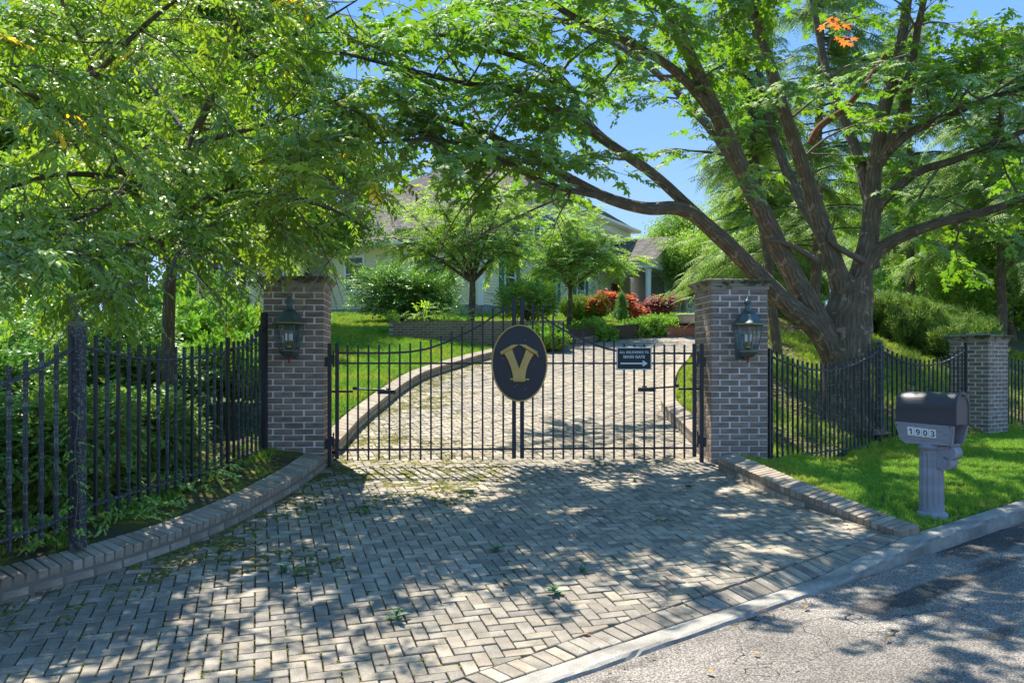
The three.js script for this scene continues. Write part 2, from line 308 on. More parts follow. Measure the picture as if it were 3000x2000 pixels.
// road surface, with its aggregate, cracks and tar patches
{
  const W = 2048, H = 1024, col = new Uint8Array(W * H * 4), bmp = new Uint8Array(W * H * 4);       // covers 6 m by 3 m
  const nx = 620, ny = 310, tar = (u, v) => smooth(0.54, 0.64, fbm(u * 5 + 3, v * 9, 4) * 0.72 + 0.25 * smooth(0.6, 0.98, v));
  for (let j = 0; j < H; j++) for (let i = 0; i < W; i++) {
    const u = i / W, v = j / H, x = u * nx, y = v * ny; let best = 9, id = 0;
    for (let a = -1; a <= 1; a++) for (let b = -1; b <= 1; b++) {
      const ix = Math.floor(x) + a, iy = Math.floor(y) + b, wx = (ix + nx) % nx, wy = (iy + ny) % ny, dx = ix + hash(wx, wy, 5) - x, dy = iy + hash(wx, wy, 6) - y, q = dx * dx + dy * dy;
      if (q < best) { best = q; id = hash(wx, wy, 8); }
    }
    const t = tar(u, v), f = fbm(u * 14, v * 7, 4), on = best < 0.16 + 0.22 * id;
    let c = on ? mix(0.52 + 0.24 * id, 0.30 + 0.22 * id * id, t) : mix(0.41, 0.22, t);
    c *= 0.78 + 0.42 * f;
    const cr = Math.abs(fbm(u * 4 + 1.3, v * 2 + 0.4, 6) - 0.5); const crack = cr < 0.0011 ? 1 : 0;
    c = mix(c, 0.10, crack);
    const k = (j * W + i) * 4, b8 = clamp((on ? 0.55 + 0.45 * (1 - best * 3) : 0.3) - crack * 0.3) * 255;
    col[k] = clamp(c) * 255; col[k + 1] = clamp(c * 0.985) * 255; col[k + 2] = clamp(c * 0.965) * 255; col[k + 3] = 255;
    bmp[k] = bmp[k + 1] = bmp[k + 2] = b8; bmp[k + 3] = 255;
  }
  const mk = (a, s) => { const t = new THREE.DataTexture(a, W, H); t.wrapS = t.wrapT = THREE.MirroredRepeatWrapping; t.magFilter = THREE.LinearFilter; t.minFilter = THREE.LinearMipmapLinearFilter; t.generateMipmaps = true; if (s) t.colorSpace = THREE.SRGBColorSpace; t.needsUpdate = true; return t; };
  const m = mat([0.68, 0.625, 0.55], { map: mk(col, true), bumpMap: mk(bmp, false), bumpScale: 0.005, roughness: 0.9 });
  const g = gb(), us = [-60, -40, -25, -15, -8, -4, 0, 1, 2, 3, 4, 5, 6, 7, 8, 9, 10, 12, 15, 20, 30, 45, 70], ws = [-9.25, -7, -5, -3.5, -2.5, -1.6, -1.0, -0.6, -0.3, -0.13];
  const P = (u, w) => { const [x, d] = fromUW(u, w); return V(x, roadY(u) + 0.02 * smooth(0, -3, w), d); }, uv = (u, w) => [(u - 3) / 6, (w + 3) / 3];
  for (let i = 0; i < us.length - 1; i++) for (let j = 0; j < ws.length - 1; j++) {
    const q = [[us[i], ws[j]], [us[i + 1], ws[j]], [us[i + 1], ws[j + 1]], [us[i], ws[j + 1]]];
    g.tri(P(...q[0]), P(...q[1]), P(...q[2]), uv(...q[0]), uv(...q[1]), uv(...q[2])); g.tri(P(...q[0]), P(...q[2]), P(...q[3]), uv(...q[0]), uv(...q[2]), uv(...q[3]));
  }
  structure(g.build('road', m), 'worn grey asphalt road with cracks and tar patches');
}
// concrete street kerb: dropped across the driveway, full height beside the lawn
{
  const g = gb(), prof = u => { const t = kerbTop(u), r = roadY(u); return [[-0.165, r - 0.08], [-0.160, t - 0.030], [-0.150, t - 0.010], [-0.130, t], [-0.06, t + 0.003], [0.0, t], [0.004, t - 0.14]]; };
  const us = []; for (let u = -40; u < -3; u += 1) us.push(u); for (let u = -3; u < 16; u += 0.06) us.push(u); for (let u = 16; u <= 60; u += 1) us.push(u);
  const rows = us.map(u => prof(u).map(([w, y], k) => { const wob = (fbm(u * 7 + k * 5, k * 3.1, 3) - 0.5) * (k > 0 && k < 6 ? 0.014 : 0); const chip = k === 2 || k === 3 ? -0.02 * smooth(0.66, 0.8, fbm(u * 5 + 40, k, 3)) : 0; const [x, d] = fromUW(u, w + wob * 0.6); return V(x, y + wob * 0.5 + chip, d); }));
  for (let i = 0; i < us.length - 1; i++) for (let k = 0; k < 6; k++) g.quad(rows[i][k], rows[i + 1][k], rows[i + 1][k + 1], rows[i][k + 1], [us[i], k * 0.05]);
  structure(g.build('kerb', M.cement), 'concrete street kerb, dropped across the driveway mouth');
}

// ------------------------------------------------------------------ herringbone driveway
const driveway = structure(thing('driveway', 'grey herringbone paver driveway climbing to the house'), null);
delete driveway.userData.category;
const HB = 16 * Math.PI / 180, HBc = Math.cos(HB), HBs = Math.sin(HB), CELL = 0.0885;
const paverCells = [];
{
  const loc = (a, b) => [a * HBc - b * HBs, 7 + a * HBs + b * HBc];
  const clipW = (poly, lim) => {                                   // keep w > lim
    const out = []; for (let i = 0; i < poly.length; i++) { const p = poly[i], q = poly[(i + 1) % poly.length], wp = wOf(...p) - lim, wq = wOf(...q) - lim; if (wp >= 0) out.push(p); if (wp * wq < 0) { const t = wp / (wp - wq); out.push([mix(p[0], q[0], t), mix(p[1], q[1], t)]); } } return out;
  };
  const J = 0.0042;
  for (let r = -70; r < 245; r++) for (let c = -70; c < 160; c++) {
    const k = (((c - r) % 4) + 4) % 4; if (k !== 0 && k !== 3) continue;
    const a0 = c * CELL + J, b0 = r * CELL + J, a1 = (k === 0 ? c + 2 : c + 1) * CELL - J, b1 = (k === 0 ? r + 1 : r + 2) * CELL - J;
    const ctr = loc((a0 + a1) / 2, (b0 + b1) / 2);
    if (ctr[1] < 3.6 || ctr[1] > 27.2 || ctr[0] < xL(ctr[1]) - 0.10 || ctr[0] > xR(ctr[1]) + 0.12) continue;
    let poly = [loc(a0, b0), loc(a1, b0), loc(a1, b1), loc(a0, b1)];
    const cut = poly.some(p => wOf(...p) < 0.188);
    if (cut) { poly = clipW(poly, 0.188); if (poly.length < 3) continue; const e = poly.reduce((s, p, i) => { const q = poly[(i + 1) % poly.length]; return s + p[0] * q[1] - q[0] * p[1]; }, 0) / 2; if (e < 0.0012) continue; }
    paverCells.push({ poly, ctr, cut, yaw: k === 0 ? HB : HB + Math.PI / 2 });
  }
  for (let u = -1.4; u < 6.75; u += 0.0905) { const q = [fromUW(u + J, 0.008), fromUW(u + 0.0905 - J, 0.008), fromUW(u + 0.0905 - J, 0.182), fromUW(u + J, 0.182)], ctr = fromUW(u + 0.045, 0.095); if (ctr[0] < xL(ctr[1]) - 0.1) continue; paverCells.push({ poly: q, ctr, cut: true, border: true }); }
  const seen = c => { const px = 1500 + c.ctr[0] / c.ctr[1] * FOC, py = HOR + (EYE - h0(c.ctr[1])) / c.ctr[1] * FOC; return px > -20 && px < 3020 && py < 2030; };
  const order = paverCells.filter(seen).sort((a, b) => a.ctr[1] - b.ctr[1]);
  const single = new Set(order.slice(0, 300));
  const shared = [0, 1, 2, 3, 4, 5].map(() => gb().box([0, -0.03, 0], [2 * CELL - 2 * J, 0.06, CELL - 2 * J], null, 0.004).geo());
  const mass = gb();
  for (const c of paverCells) {
    const dirt = fbm(c.ctr[0] * 1.1 + 20, c.ctr[1] * 1.1, 4) + rr(-0.12, 0.12), tone = dirt < 0.38 ? pick([1, 5, 3]) : dirt > 0.60 ? pick([2, 4, 0]) : pick([0, 0, 1, 1, 2, 3, 3, 4, 5]), sink = rr(-0.004, 0.004) + 0.014 * (fbm(c.ctr[0] * 1.4, c.ctr[1] * 1.4 + 9, 3) - 0.5), tx = rr(-0.012, 0.012), td = rr(-0.012, 0.012);
    if (single.has(c) && !c.cut) {
      const m = addMesh('paver', pick(shared), M.paver[tone], driveway);
      m.position.copy(V(c.ctr[0], h0(c.ctr[1]) + sink, c.ctr[1]));
      m.quaternion.setFromEuler(new THREE.Euler(Math.atan(0.1) + td, 0, tx)).multiply(new THREE.Quaternion().setFromAxisAngle(new THREE.Vector3(0, 1, 0), c.yaw));
      continue;
    }
    const top = (x, d) => (c.border ? mix(kerbTop(uOf(x, d)) + 0.004, h0(d), smooth(0, 0.25, wOf(x, d))) : h0(d)) + sink + (x - c.ctr[0]) * tx + (d - c.ctr[1]) * td;
    if (single.has(c)) gb().slab(c.poly, top, 0.06, 0.004).build('paver', M.paver[tone], driveway);
    else { const b = M.paver[tone].color, f = rr(0.92, 1.08); mass.col = [b.r * f, b.g * f, b.b * f]; mass.slab(c.poly, top, 0.06, 0.005); }
  }
  mass.build('paver_field', M.paverMass, driveway).userData.kind = 'stuff';
}

// ------------------------------------------------------------------ brick edging along the paving
const unit = (x, d) => { const l = Math.hypot(x, d); return [x / l, d / l]; };
const rowGeo = [0, 1, 2, 3].map(() => gb().box([0, 0, 0], [0.066, 0.082, 0.215], null, 0.005).geo());
const strGeo = [0, 1, 2].map(() => gb().box([0, 0, 0], [0.196, 0.056, 0.1], null, 0.004).geo());
// path of the lower front edge [x, d], side: +1 when the soil lies to the right of travel
function edging(name, label, pts, side, hgt, group) {
  const o = thing(name, label, 'edging', V(pts[0][0], h0(pts[0][1]), pts[0][1]), 0, group), o0 = o.position.clone();
  const curve = new THREE.CatmullRomCurve3(pts.map(p => new THREE.Vector3(p[0], 0, p[1])), false, 'catmullrom', 0.5), L = curve.getLength(), n = Math.floor(L / 0.0765);
  curve.arcLengthDivisions = 400;
  const core = gb(); let prev = null;
  for (let i = 0; i <= n; i++) {
    const t = i / n, p = curve.getPointAt(t), tn = curve.getTangentAt(t), [tx, td] = unit(tn.x, tn.z), nx = side * td, nd = -side * tx;
    const H = hgt(t), y = h0(p.z) + H - 0.041, slope = 0.18;
    const F = (w, dy) => V(p.x + nx * w, y + dy + slope * w, p.z + nd * w).sub(o0);
    const row = [V(p.x + nx * 0.006, h0(p.z) - 0.08, p.z + nd * 0.006).sub(o0), F(0.006, 0.024), F(0.21, 0.024), F(0.215, -0.2)];
    if (prev) for (let k = 0; k < 3; k++) core.quad(prev[k], row[k], row[k + 1], prev[k + 1]);
    prev = row;
    if (i < n) {
      const q = curve.getPointAt((i + 0.5) / n), qt = curve.getTangentAt((i + 0.5) / n), [ax, ad] = unit(qt.x, qt.z), bx = side * ad, bd = -side * ax, rise = h0(q.z + ad * 0.1) - h0(q.z - ad * 0.1);
      const X = new THREE.Vector3(ax, rise / 0.2, -ad).normalize(), Z = new THREE.Vector3(bx, slope + rr(-0.02, 0.02), -bd).normalize(), Y = new THREE.Vector3().crossVectors(Z, X).normalize(); if (Y.y < 0) Y.negate(); Z.crossVectors(X, Y);
      const b = addMesh('brick', pick(rowGeo), pick(M.kerbBrick), o);
      b.quaternion.setFromRotationMatrix(new THREE.Matrix4().makeBasis(X, Y, Z));
      b.position.copy(V(q.x + bx * 0.108, h0(q.z) + hgt((i + 0.5) / n) - 0.041 + slope * 0.1 + rr(-0.002, 0.002), q.z + bd * 0.108).sub(o0));
    }
  }
  const ns = Math.floor(L / 0.207);
  for (let i = 0; i < ns; i++) {
    const t = (i + 0.5) / ns, q = curve.getPointAt(t), qt = curve.getTangentAt(t), [ax, ad] = unit(qt.x, qt.z), bx = side * ad, bd = -side * ax; if (hgt(t) < 0.115) continue;
    const X = new THREE.Vector3(ax, (h0(q.z + ad * 0.1) - h0(q.z - ad * 0.1)) / 0.2, -ad).normalize(), Z = new THREE.Vector3(bx, 0, -bd), Y = new THREE.Vector3().crossVectors(Z, X).normalize(); if (Y.y < 0) Y.negate(); Z.crossVectors(X, Y);
    const b = addMesh('brick', pick(strGeo), pick(M.kerbBrick), o); b.quaternion.setFromRotationMatrix(new THREE.Matrix4().makeBasis(X, Y, Z));
    b.position.copy(V(q.x + bx * 0.055, h0(q.z) + hgt(t) - 0.082 - 0.034, q.z + bd * 0.055).sub(o0));
  }
  core.build('mortar_bed', M.kerbMortar, o);
  return o;
}
edging('brick_edging', 'curved brick edging between the left fence and the paved driveway mouth', [[-4.3, 4.05], [-3.9, 4.7], [-3.27, 5.67], [-2.75, 6.40], [-2.36, 7.34], [-2.12, 8.6], [-2.03, 9.62]], -1, () => 0.15);
edging('brick_edging', 'brick edging sweeping down beside the front lawn to the street kerb', [[2.24, 9.66], [2.39, 8.97], [2.55, 8.27], [2.84, 7.68], [3.05, 7.2], [3.10, 7.08]], -1, t => mix(0.135, 0.055, smooth(0.5, 0.97, t)));
edging('brick_edging', 'long brick edging beside the sunny lawn left of the drive behind the gate', [[-2.03, 10.45], [-2.03, 12.7], [-1.77, 16.7], [-1.2, 19], [-0.53, 21], [0.87, 24], [2.6, 26]], -1, () => 0.17);
edging('brick_edging', 'bowed brick edging on the right of the drive behind the gate', [[2.22, 10.7], [2.23, 11.6], [2.30, 13.7], [2.9, 16.7], [3.55, 19], [4.26, 21], [6.2, 22.8]], 1, () => 0.17);

// ------------------------------------------------------------------ brick pillars
const BL = 0.2033, BJ = 0.0205, BW = 0.092, BH = 0.0565, COURSE = 0.0677, PW = 0.65;
const fullBrick = [0, 1, 2, 3, 4].map(() => gb().box([0, 0, 0], [BL, BH, BW], null, 0.003).geo());
function pillar(label, pos, turn, courses, topY) {          // pos: centre on the ground, topY: top of the brickwork
  const o = thing('brick_pillar', label, 'pillar', V(pos[0], topY - courses * COURSE, pos[1]), turn, 'brick pillars');
  const H = courses * COURSE;
  gb().box([0, H / 2 - 0.15, 0], [PW - 0.008, H + 0.3, PW - 0.008]).build('mortar_core', M.mortar, o);
  const inset = PW / 2 - BW / 2 + 0.001;
  for (let c = 0; c < courses; c++) {
    const y = (c + 0.5) * COURSE;
    for (let f = 0; f < 4; f++) {
      const long = (f + c) % 2 === 0, n = long ? 3 : 2, a = f * Math.PI / 2, span = n * BL + (n - 1) * BJ;
      for (let k = 0; k < n; k++) {
        const off = -span / 2 + BL / 2 + k * (BL + BJ) + rr(-0.002, 0.002);
        const b = addMesh('brick', pick(fullBrick), pick([M.brickA, M.brickA, M.brickB, M.brickC]), o);
        const q = new THREE.Vector3(off, y + rr(-0.0015, 0.0015), inset + rr(-0.002, 0.002)).applyAxisAngle(new THREE.Vector3(0, 1, 0), a);
        b.position.copy(q); b.rotation.y = a;
      }
    }
  }
  // moulded cast-stone cap
  const half = PW / 2, prof = [[half + 0.010, 0], [half + 0.012, 0.030], [half + 0.022, 0.036], [half + 0.030, 0.060], [half + 0.050, 0.078], [half + 0.064, 0.088], [half + 0.066, 0.104], [half + 0.056, 0.110], [half * 0.62, 0.128], [0.02, 0.142]];
  const g = gb(), C = (i, k) => { const [r, y] = prof[i], s = [[-1, 1], [1, 1], [1, -1], [-1, -1]][k % 4]; return new THREE.Vector3(s[0] * r, H + y, s[1] * r); };
  for (let k = 0; k < 4; k++) for (let i = 0; i < prof.length - 1; i++) for (let s = 0; s < 8; s++) {
    const A = C(i, k).lerp(C(i, k + 1), s / 8), B = C(i, k).lerp(C(i, k + 1), (s + 1) / 8), D = C(i + 1, k).lerp(C(i + 1, k + 1), s / 8), E = C(i + 1, k).lerp(C(i + 1, k + 1), (s + 1) / 8);
    g.quad(A, B, E, D, [k * 1.3 + s * 0.09, i * 0.03]);
  }
  g.quad(C(0, 3), C(0, 2), C(0, 1), C(0, 0));
  g.build('cap', M.cap, o);
  return o;
}
const TURN = 4.6 * Math.PI / 180;
pillar('brick gate pillar left of the gate with its lantern facing the street', [-2.414, 10.02], TURN, 29, 2.526);
pillar('brick gate pillar right of the gate in front of the big maple limb', [2.53, 10.28], TURN, 29, 2.516);
pillar('short brick pillar at the fence end behind the mailbox', [7.87, 14.95], 35 * Math.PI / 180, 24, 2.06);

// ------------------------------------------------------------------ wall lanterns on the pillars
function lantern(label, x, y, d, turn, phase) {             // y: height of the roof brim
  const o = thing('wall_lantern', label, 'lantern', V(x, y, d), turn, 'pillar lanterns'), Z = new THREE.Vector3(), k = 0.000695;
  const lp = a => a.map(([r, q]) => [r * k, (860 - q) * k]);
  gb().lathe(lp([[0, 660], [80, 662], [118, 690], [150, 725], [176, 770], [200, 805], [240, 838], [256, 848]]), 6, Z, { flat: true, phase }).build('roof', M.verdigris, o);
  gb().lathe(lp([[0.1, 430], [14, 438], [18, 452], [30, 470], [58, 498], [64, 524], [48, 540], [40, 560], [42, 600], [56, 632], [82, 662]]), 14, Z).build('finial', M.verdigris, o);
  gb().lathe(lp([[258, 848], [262, 862], [256, 880], [228, 892], [150, 890]]), 6, Z, { flat: true, phase }).build('brim', M.verdigris, o);
  gb().lathe(lp([[263, 858], [265, 866], [261, 876]]), 6, Z, { flat: true, phase }).build('brass_trim', M.brass, o);
  const corner = (r, q, i) => { const a = (i + phase) / 6 * Math.PI * 2; return new THREE.Vector3(Math.cos(a) * r * k, (860 - q) * k, Math.sin(a) * r * k); };
  for (let i = 0; i < 6; i++) {
    gb().tube([corner(224, 886, i), corner(212, 1020, i), corner(178, 1170, i), corner(148, 1268, i)], 0.0075, 5).build('frame_bar', M.verdigris, o);
    const g = gb(), rows = [[222, 888], [210, 1020], [176, 1170], [147, 1262]];
    for (let s = 0; s < 3; s++) g.quad(corner(...rows[s + 1], i), corner(...rows[s + 1], i + 1), corner(...rows[s], i + 1), corner(...rows[s], i));
    g.build('pane', M.glass, o);
  }
  gb().lathe(lp([[120, 1262], [162, 1272], [166, 1296], [150, 1310], [128, 1340], [96, 1372], [50, 1384], [0.1, 1386]]), 6, Z, { flat: true, phase }).build('bowl', M.verdigris, o);
  gb().lathe(lp([[165, 1288], [168, 1294], [164, 1300]]), 6, Z, { flat: true, phase }).build('brass_trim', M.brass, o);
  gb().lathe(lp([[26, 1380], [24, 1410], [16, 1440], [14, 1470], [0.1, 1484]]), 10, Z).build('drop', M.rust, o);
  const bk = 0.205;                                          // distance from the lantern axis back to the brick face
  gb().box([0, -0.19, -bk + 0.018], [0.155, 0.40, 0.028], null, 0.006).build('back_plate', M.verdigris, o);
  gb().tube([new THREE.Vector3(0, -0.36, -bk + 0.03), new THREE.Vector3(0, -0.375, -bk * 0.6), new THREE.Vector3(0, -0.355, -0.03)], 0.012, 6).box([0, 0.0, -bk * 0.62], [0.03, 0.02, bk * 0.8]).build('arm', M.verdigris, o);
  for (let i = 0; i < 3; i++) {
    const a = i * 2.094 + 0.5, cx = Math.cos(a) * 0.033, cz = Math.sin(a) * 0.033;
    const c = gb().lathe([[0.0001, -0.112], [0.011, -0.114], [0.012, -0.19], [0.0001, -0.192]], 10, new THREE.Vector3(cx, 0, cz)).build('candle', M.white, o);
    gb().lathe([[0.018, -0.19], [0.02, -0.196], [0.006, -0.204], [0.006, -0.235], [0.0001, -0.236]], 10, new THREE.Vector3(cx, 0, cz)).build('socket', M.brass, c);
  }
  gb().lathe([[0.0001, -0.20], [0.01, -0.205], [0.016, -0.235], [0.035, -0.255], [0.02, -0.275], [0.0001, -0.28]], 12, Z).build('stem', M.brass, o);
  return o;
}
lantern('weathered bronze wall lantern on the left gate pillar', -2.392, 1.65 + (HOR - 946) / 273, 9.52, TURN, 0);
lantern('verdigris wall lantern on the right gate pillar, sun on its roof', 2.598, 1.65 + (HOR - 949.5) / 266, 9.77, TURN, 0.5);

// ------------------------------------------------------------------ the double gate
const GA = [-1.925, 9.76], GB_ = [2.053, 9.98];
const gatePt = (s, y, off = 0) => { const dx = GB_[0] - GA[0], dd = GB_[1] - GA[1], l = Math.hypot(dx, dd), n = [dd / l, -dx / l]; return V(mix(GA[0], GB_[0], s) + n[0] * off, y, mix(GA[1], GB_[1], s) + n[1] * off); };   // off > 0: towards the street
const GATE_TOP = [[0, 1.796], [0.30, 1.797], [0.42, 1.812], [0.52, 1.849], [0.61, 1.914], [0.71, 2.003], [0.81, 2.108], [0.91, 2.240], [1, 2.318]];
const gateYaw = Math.atan2(GB_[1] - GA[1], GB_[0] - GA[0]);
function sqBar(a, b, w, name, m, parent, capped) { const mid = a.clone().add(b).multiplyScalar(0.5); const g = gb().box([0, 0, 0], [w, a.distanceTo(b), w], null, w * 0.08); const o = addMesh(name, g.geo(), m, parent); o.position.copy(mid); o.quaternion.setFromUnitVectors(new THREE.Vector3(0, 1, 0), b.clone().sub(a).normalize()); if (Math.abs(b.y - a.y) > 0.9 * a.distanceTo(b)) o.rotation.y = gateYaw; return o; }
function flatRail(pts, w, h, name, m, parent) {             // a rail bent along a line, seen edge on
  const g = gb(); for (let i = 0; i < pts.length - 1; i++) { const a = pts[i], b = pts[i + 1], t = b.clone().sub(a).normalize(), n = new THREE.Vector3(-t.z, 0, t.x).normalize().multiplyScalar(w / 2), up = new THREE.Vector3(0, h / 2, 0); const c = (p, s, q) => p.clone().addScaledVector(n, s).addScaledVector(up, q); for (const [[s, q], [s2, q2]] of [[[-1, -1], [1, -1]], [[1, -1], [1, 1]], [[1, 1], [-1, 1]], [[-1, 1], [-1, -1]]]) g.quad(c(a, s, q), c(b, s, q), c(b, s2, q2), c(a, s2, q2)); }
  return g.build(name, m, parent);
}
for (const side of [0, 1]) {
  const S = t => side ? 1 - t * 0.488 : t * 0.4895, o = thing('gate_leaf', side ? 'right leaf of the black iron driveway gate, carrying the deliveries sign' : 'left leaf of the black iron driveway gate beside the oval plaque', 'gate', gatePt(S(0), 0.6), 0, 'double driveway gate'), o0 = o.position.clone();
  const P = (t, y, off) => gatePt(S(t), y, off).sub(o0);
  sqBar(P(0, 0.632), P(0, 1.905), 0.040, 'hinge_stile', M.iron, o); sqBar(P(1, 0.627), P(1, 2.42), 0.044, 'meeting_stile', M.iron, o);
  for (let k = 1; k <= 16; k++) { const t = k / 17.05; sqBar(P(t, 0.615), P(t, interp(GATE_TOP, t) + 0.098), 0.0195, 'picket', M.iron, o); }
  const n = 26; flatRail(Array.from({ length: n + 1 }, (_, i) => P(i / n, interp(GATE_TOP, i / n))), 0.024, 0.022, 'top_rail', M.iron, o);
  flatRail([P(0, 1.684), P(1, 1.684)], 0.023, 0.020, 'middle_rail', M.iron, o); flatRail([P(0, 0.733), P(1, 0.733)], 0.023, 0.022, 'bottom_rail', M.iron, o);
}
for (const side of [0, 1]) {                                // posts that carry the hinges, fixed to the pillars
  const s = side ? 1.0205 : -0.0205, o = thing('hinge_post', side ? 'square iron hinge post fixed to the right gate pillar' : 'square iron hinge post fixed to the left gate pillar', 'post', gatePt(s, 0.5), 0, 'gate hinge posts'), o0 = o.position.clone();
  const P = (t, y, off = 0) => gatePt(t, y, off).sub(o0), dir = side ? -1 : 1;
  sqBar(P(s, 0.49), P(s, 1.905), 0.042, 'post', M.iron, o);
  for (const y of [1.70, 0.80]) {
    const h = gb(); h.box([P(s, y).x - dir * 0.034, P(s, y).y, P(s, y).z], [0.03, 0.11, 0.05]).box([P(s, y).x + dir * 0.032, P(s, y + 0.03).y, P(s, y).z + 0.004], [0.030, 0.10, 0.036]).tube([P(s + dir * 0.0105, y - 0.06), P(s + dir * 0.0105, y + 0.12)], 0.009, 8);
    h.build('hinge', M.iron, o);
  }
}
for (const side of [0, 1]) {                                // swing-gate opener arms on the inner side
  const S = t => side ? 1 - t : t, o = thing('gate_opener_arm', side ? 'thin opener arm behind the right gate leaf' : 'thin opener arm behind the left gate leaf', 'gate arm', gatePt(S(0), 1.3), 0, 'gate opener arms'), o0 = o.position.clone();
  const P = (t, y, off = -0.05) => gatePt(S(t), y, off).sub(o0), y0 = side ? 1.395 : 1.372;
  gb().tube([P(-0.02, y0), P(0.042, y0)], 0.012, 8).build('anchor_rod', M.iron, o);
  gb().tube([P(0.040, y0 + 0.028, -0.09), P(0.13, y0 + (side ? 0.005 : 0.016), -0.06)], 0.010, 8).build('push_arm', M.iron, o);
  const g = gb(); const c = P(0.135, y0 - 0.006, -0.018); g.box([c.x, c.y, c.z], [0.20, 0.044, 0.008]); const c2 = P(0.14, y0 + 0.026, -0.045); g.box([c2.x, c2.y, c2.z], [0.05, 0.016, 0.05]); g.build('bracket', M.iron, o);
  const b = P(0.046, y0 + 0.035, -0.07); gb().box([b.x, b.y, b.z], [0.045, 0.035, 0.03]).build('pivot', M.iron, o);
}
// oval plaque with a gilded letter
{
  const c = V(0.082, 1.686, 9.79), o = thing('gate_plaque', 'oval navy plaque with a gold rim and a gold scrolled letter Y', 'plaque', c, gateYaw), hw = 0.310, hh = 0.424;
  const ell = (a, k, z) => new THREE.Vector3(Math.cos(a) * hw * k, Math.sin(a) * (hh - hw + hw * k) * 1, z), N = 64, g = gb();
  for (let i = 0; i < N; i++) { const a = i / N * 2 * Math.PI, b = (i + 1) / N * 2 * Math.PI; g.tri(new THREE.Vector3(0, 0, 0.010), ell(a, 0.97, 0.010), ell(b, 0.97, 0.010), [0, 0], [Math.cos(a), Math.sin(a)], [Math.cos(b), Math.sin(b)]); g.quad(ell(a, 0.98, -0.02), ell(b, 0.98, -0.02), ell(b, 0.98, 0.012), ell(a, 0.98, 0.012)); g.tri(new THREE.Vector3(0, 0, -0.02), ell(b, 0.98, -0.02), ell(a, 0.98, -0.02)); }
  g.build('board', M.navy, o);
  const ring = []; for (let i = 0; i <= N; i++) ring.push(ell(i / N * 2 * Math.PI, 0.978, 0.010)); gb().tube(ring, 0.0085, 8, { caps: false }).build('gold_rim', M.gold, o);
  const K = 0.000714, q = (x, y) => [(x - 637) * K, (749 - y) * K];
  const sh = new THREE.Shape(); sh.moveTo(...q(398, 596)); sh.lineTo(...q(520, 528)); sh.bezierCurveTo(...q(545, 640), ...q(610, 760), ...q(631, 852)); sh.bezierCurveTo(...q(645, 760), ...q(715, 640), ...q(738, 540)); sh.lineTo(...q(852, 616)); sh.bezierCurveTo(...q(760, 740), ...q(722, 880), ...q(718, 1020)); sh.lineTo(...q(542, 1020)); sh.bezierCurveTo(...q(535, 860), ...q(470, 700), ...q(398, 596));
  const eg = new THREE.ExtrudeGeometry(sh, { depth: 0.010, bevelEnabled: true, bevelSize: 0.002, bevelThickness: 0.003, bevelSegments: 2, curveSegments: 14 }); eg.translate(0, 0, 0.024);
  const le = addMesh('letter', eg, M.gold, o);
  const roll = (a, b, r0, r1, tip) => { const A = new THREE.Vector3(...q(...a), 0.038), B = new THREE.Vector3(...q(...b), 0.038), T2 = new THREE.Vector3(...q(...tip), 0.040); gb().tube([A, A.clone().lerp(B, 0.25), A.clone().lerp(B, 0.6), B, B.clone().lerp(T2, 0.55), T2], [r0, r0 * 1.05, r1, r1, r1 * 0.45, 0.002], 12).build('scroll', M.gold, le); };
  roll([340, 600], [540, 486], 0.021, 0.022, [618, 466]); roll([905, 600], [715, 490], 0.021, 0.022, [628, 458]);
  gb().tube([new THREE.Vector3(...q(905, 604), 0.03), new THREE.Vector3(...q(916, 640), 0.036), new THREE.Vector3(...q(934, 660), 0.040)], [0.012, 0.008, 0.002], 8).build('scroll', M.gold, le);
  gb().tube([new THREE.Vector3(...q(490, 996), 0.026), new THREE.Vector3(...q(785, 1000), 0.026)], 0.011, 10).build('scroll', M.gold, le);
  gb().tube([new THREE.Vector3(...q(540, 1020), 0.030), new THREE.Vector3(...q(719, 1020), 0.030)], 0.0135, 12).build('scroll', M.gold, le);
  const sp = gb(); for (const [x, y, r] of [[388, 676, 6], [867, 738, 5], [858, 772, 5], [568, 1118, 6], [726, 1150, 5], [598, 1082, 4], [732, 392, 5], [480, 968, 4], [570, 628, 4]]) { const [a, b] = q(x, y); for (let i = 0; i < 6; i++) { const f = i / 6 * 6.283, f2 = (i + 1) / 6 * 6.283; sp.tri(new THREE.Vector3(a, b, 0.0125), new THREE.Vector3(a + Math.cos(f) * r * K, b + Math.sin(f) * r * K, 0.0115), new THREE.Vector3(a + Math.cos(f2) * r * K, b + Math.sin(f2) * r * K, 0.0115)); } }
  sp.build('lichen_speck', mat([0.45, 0.48, 0.45]), o).userData.kind = 'stuff';
}
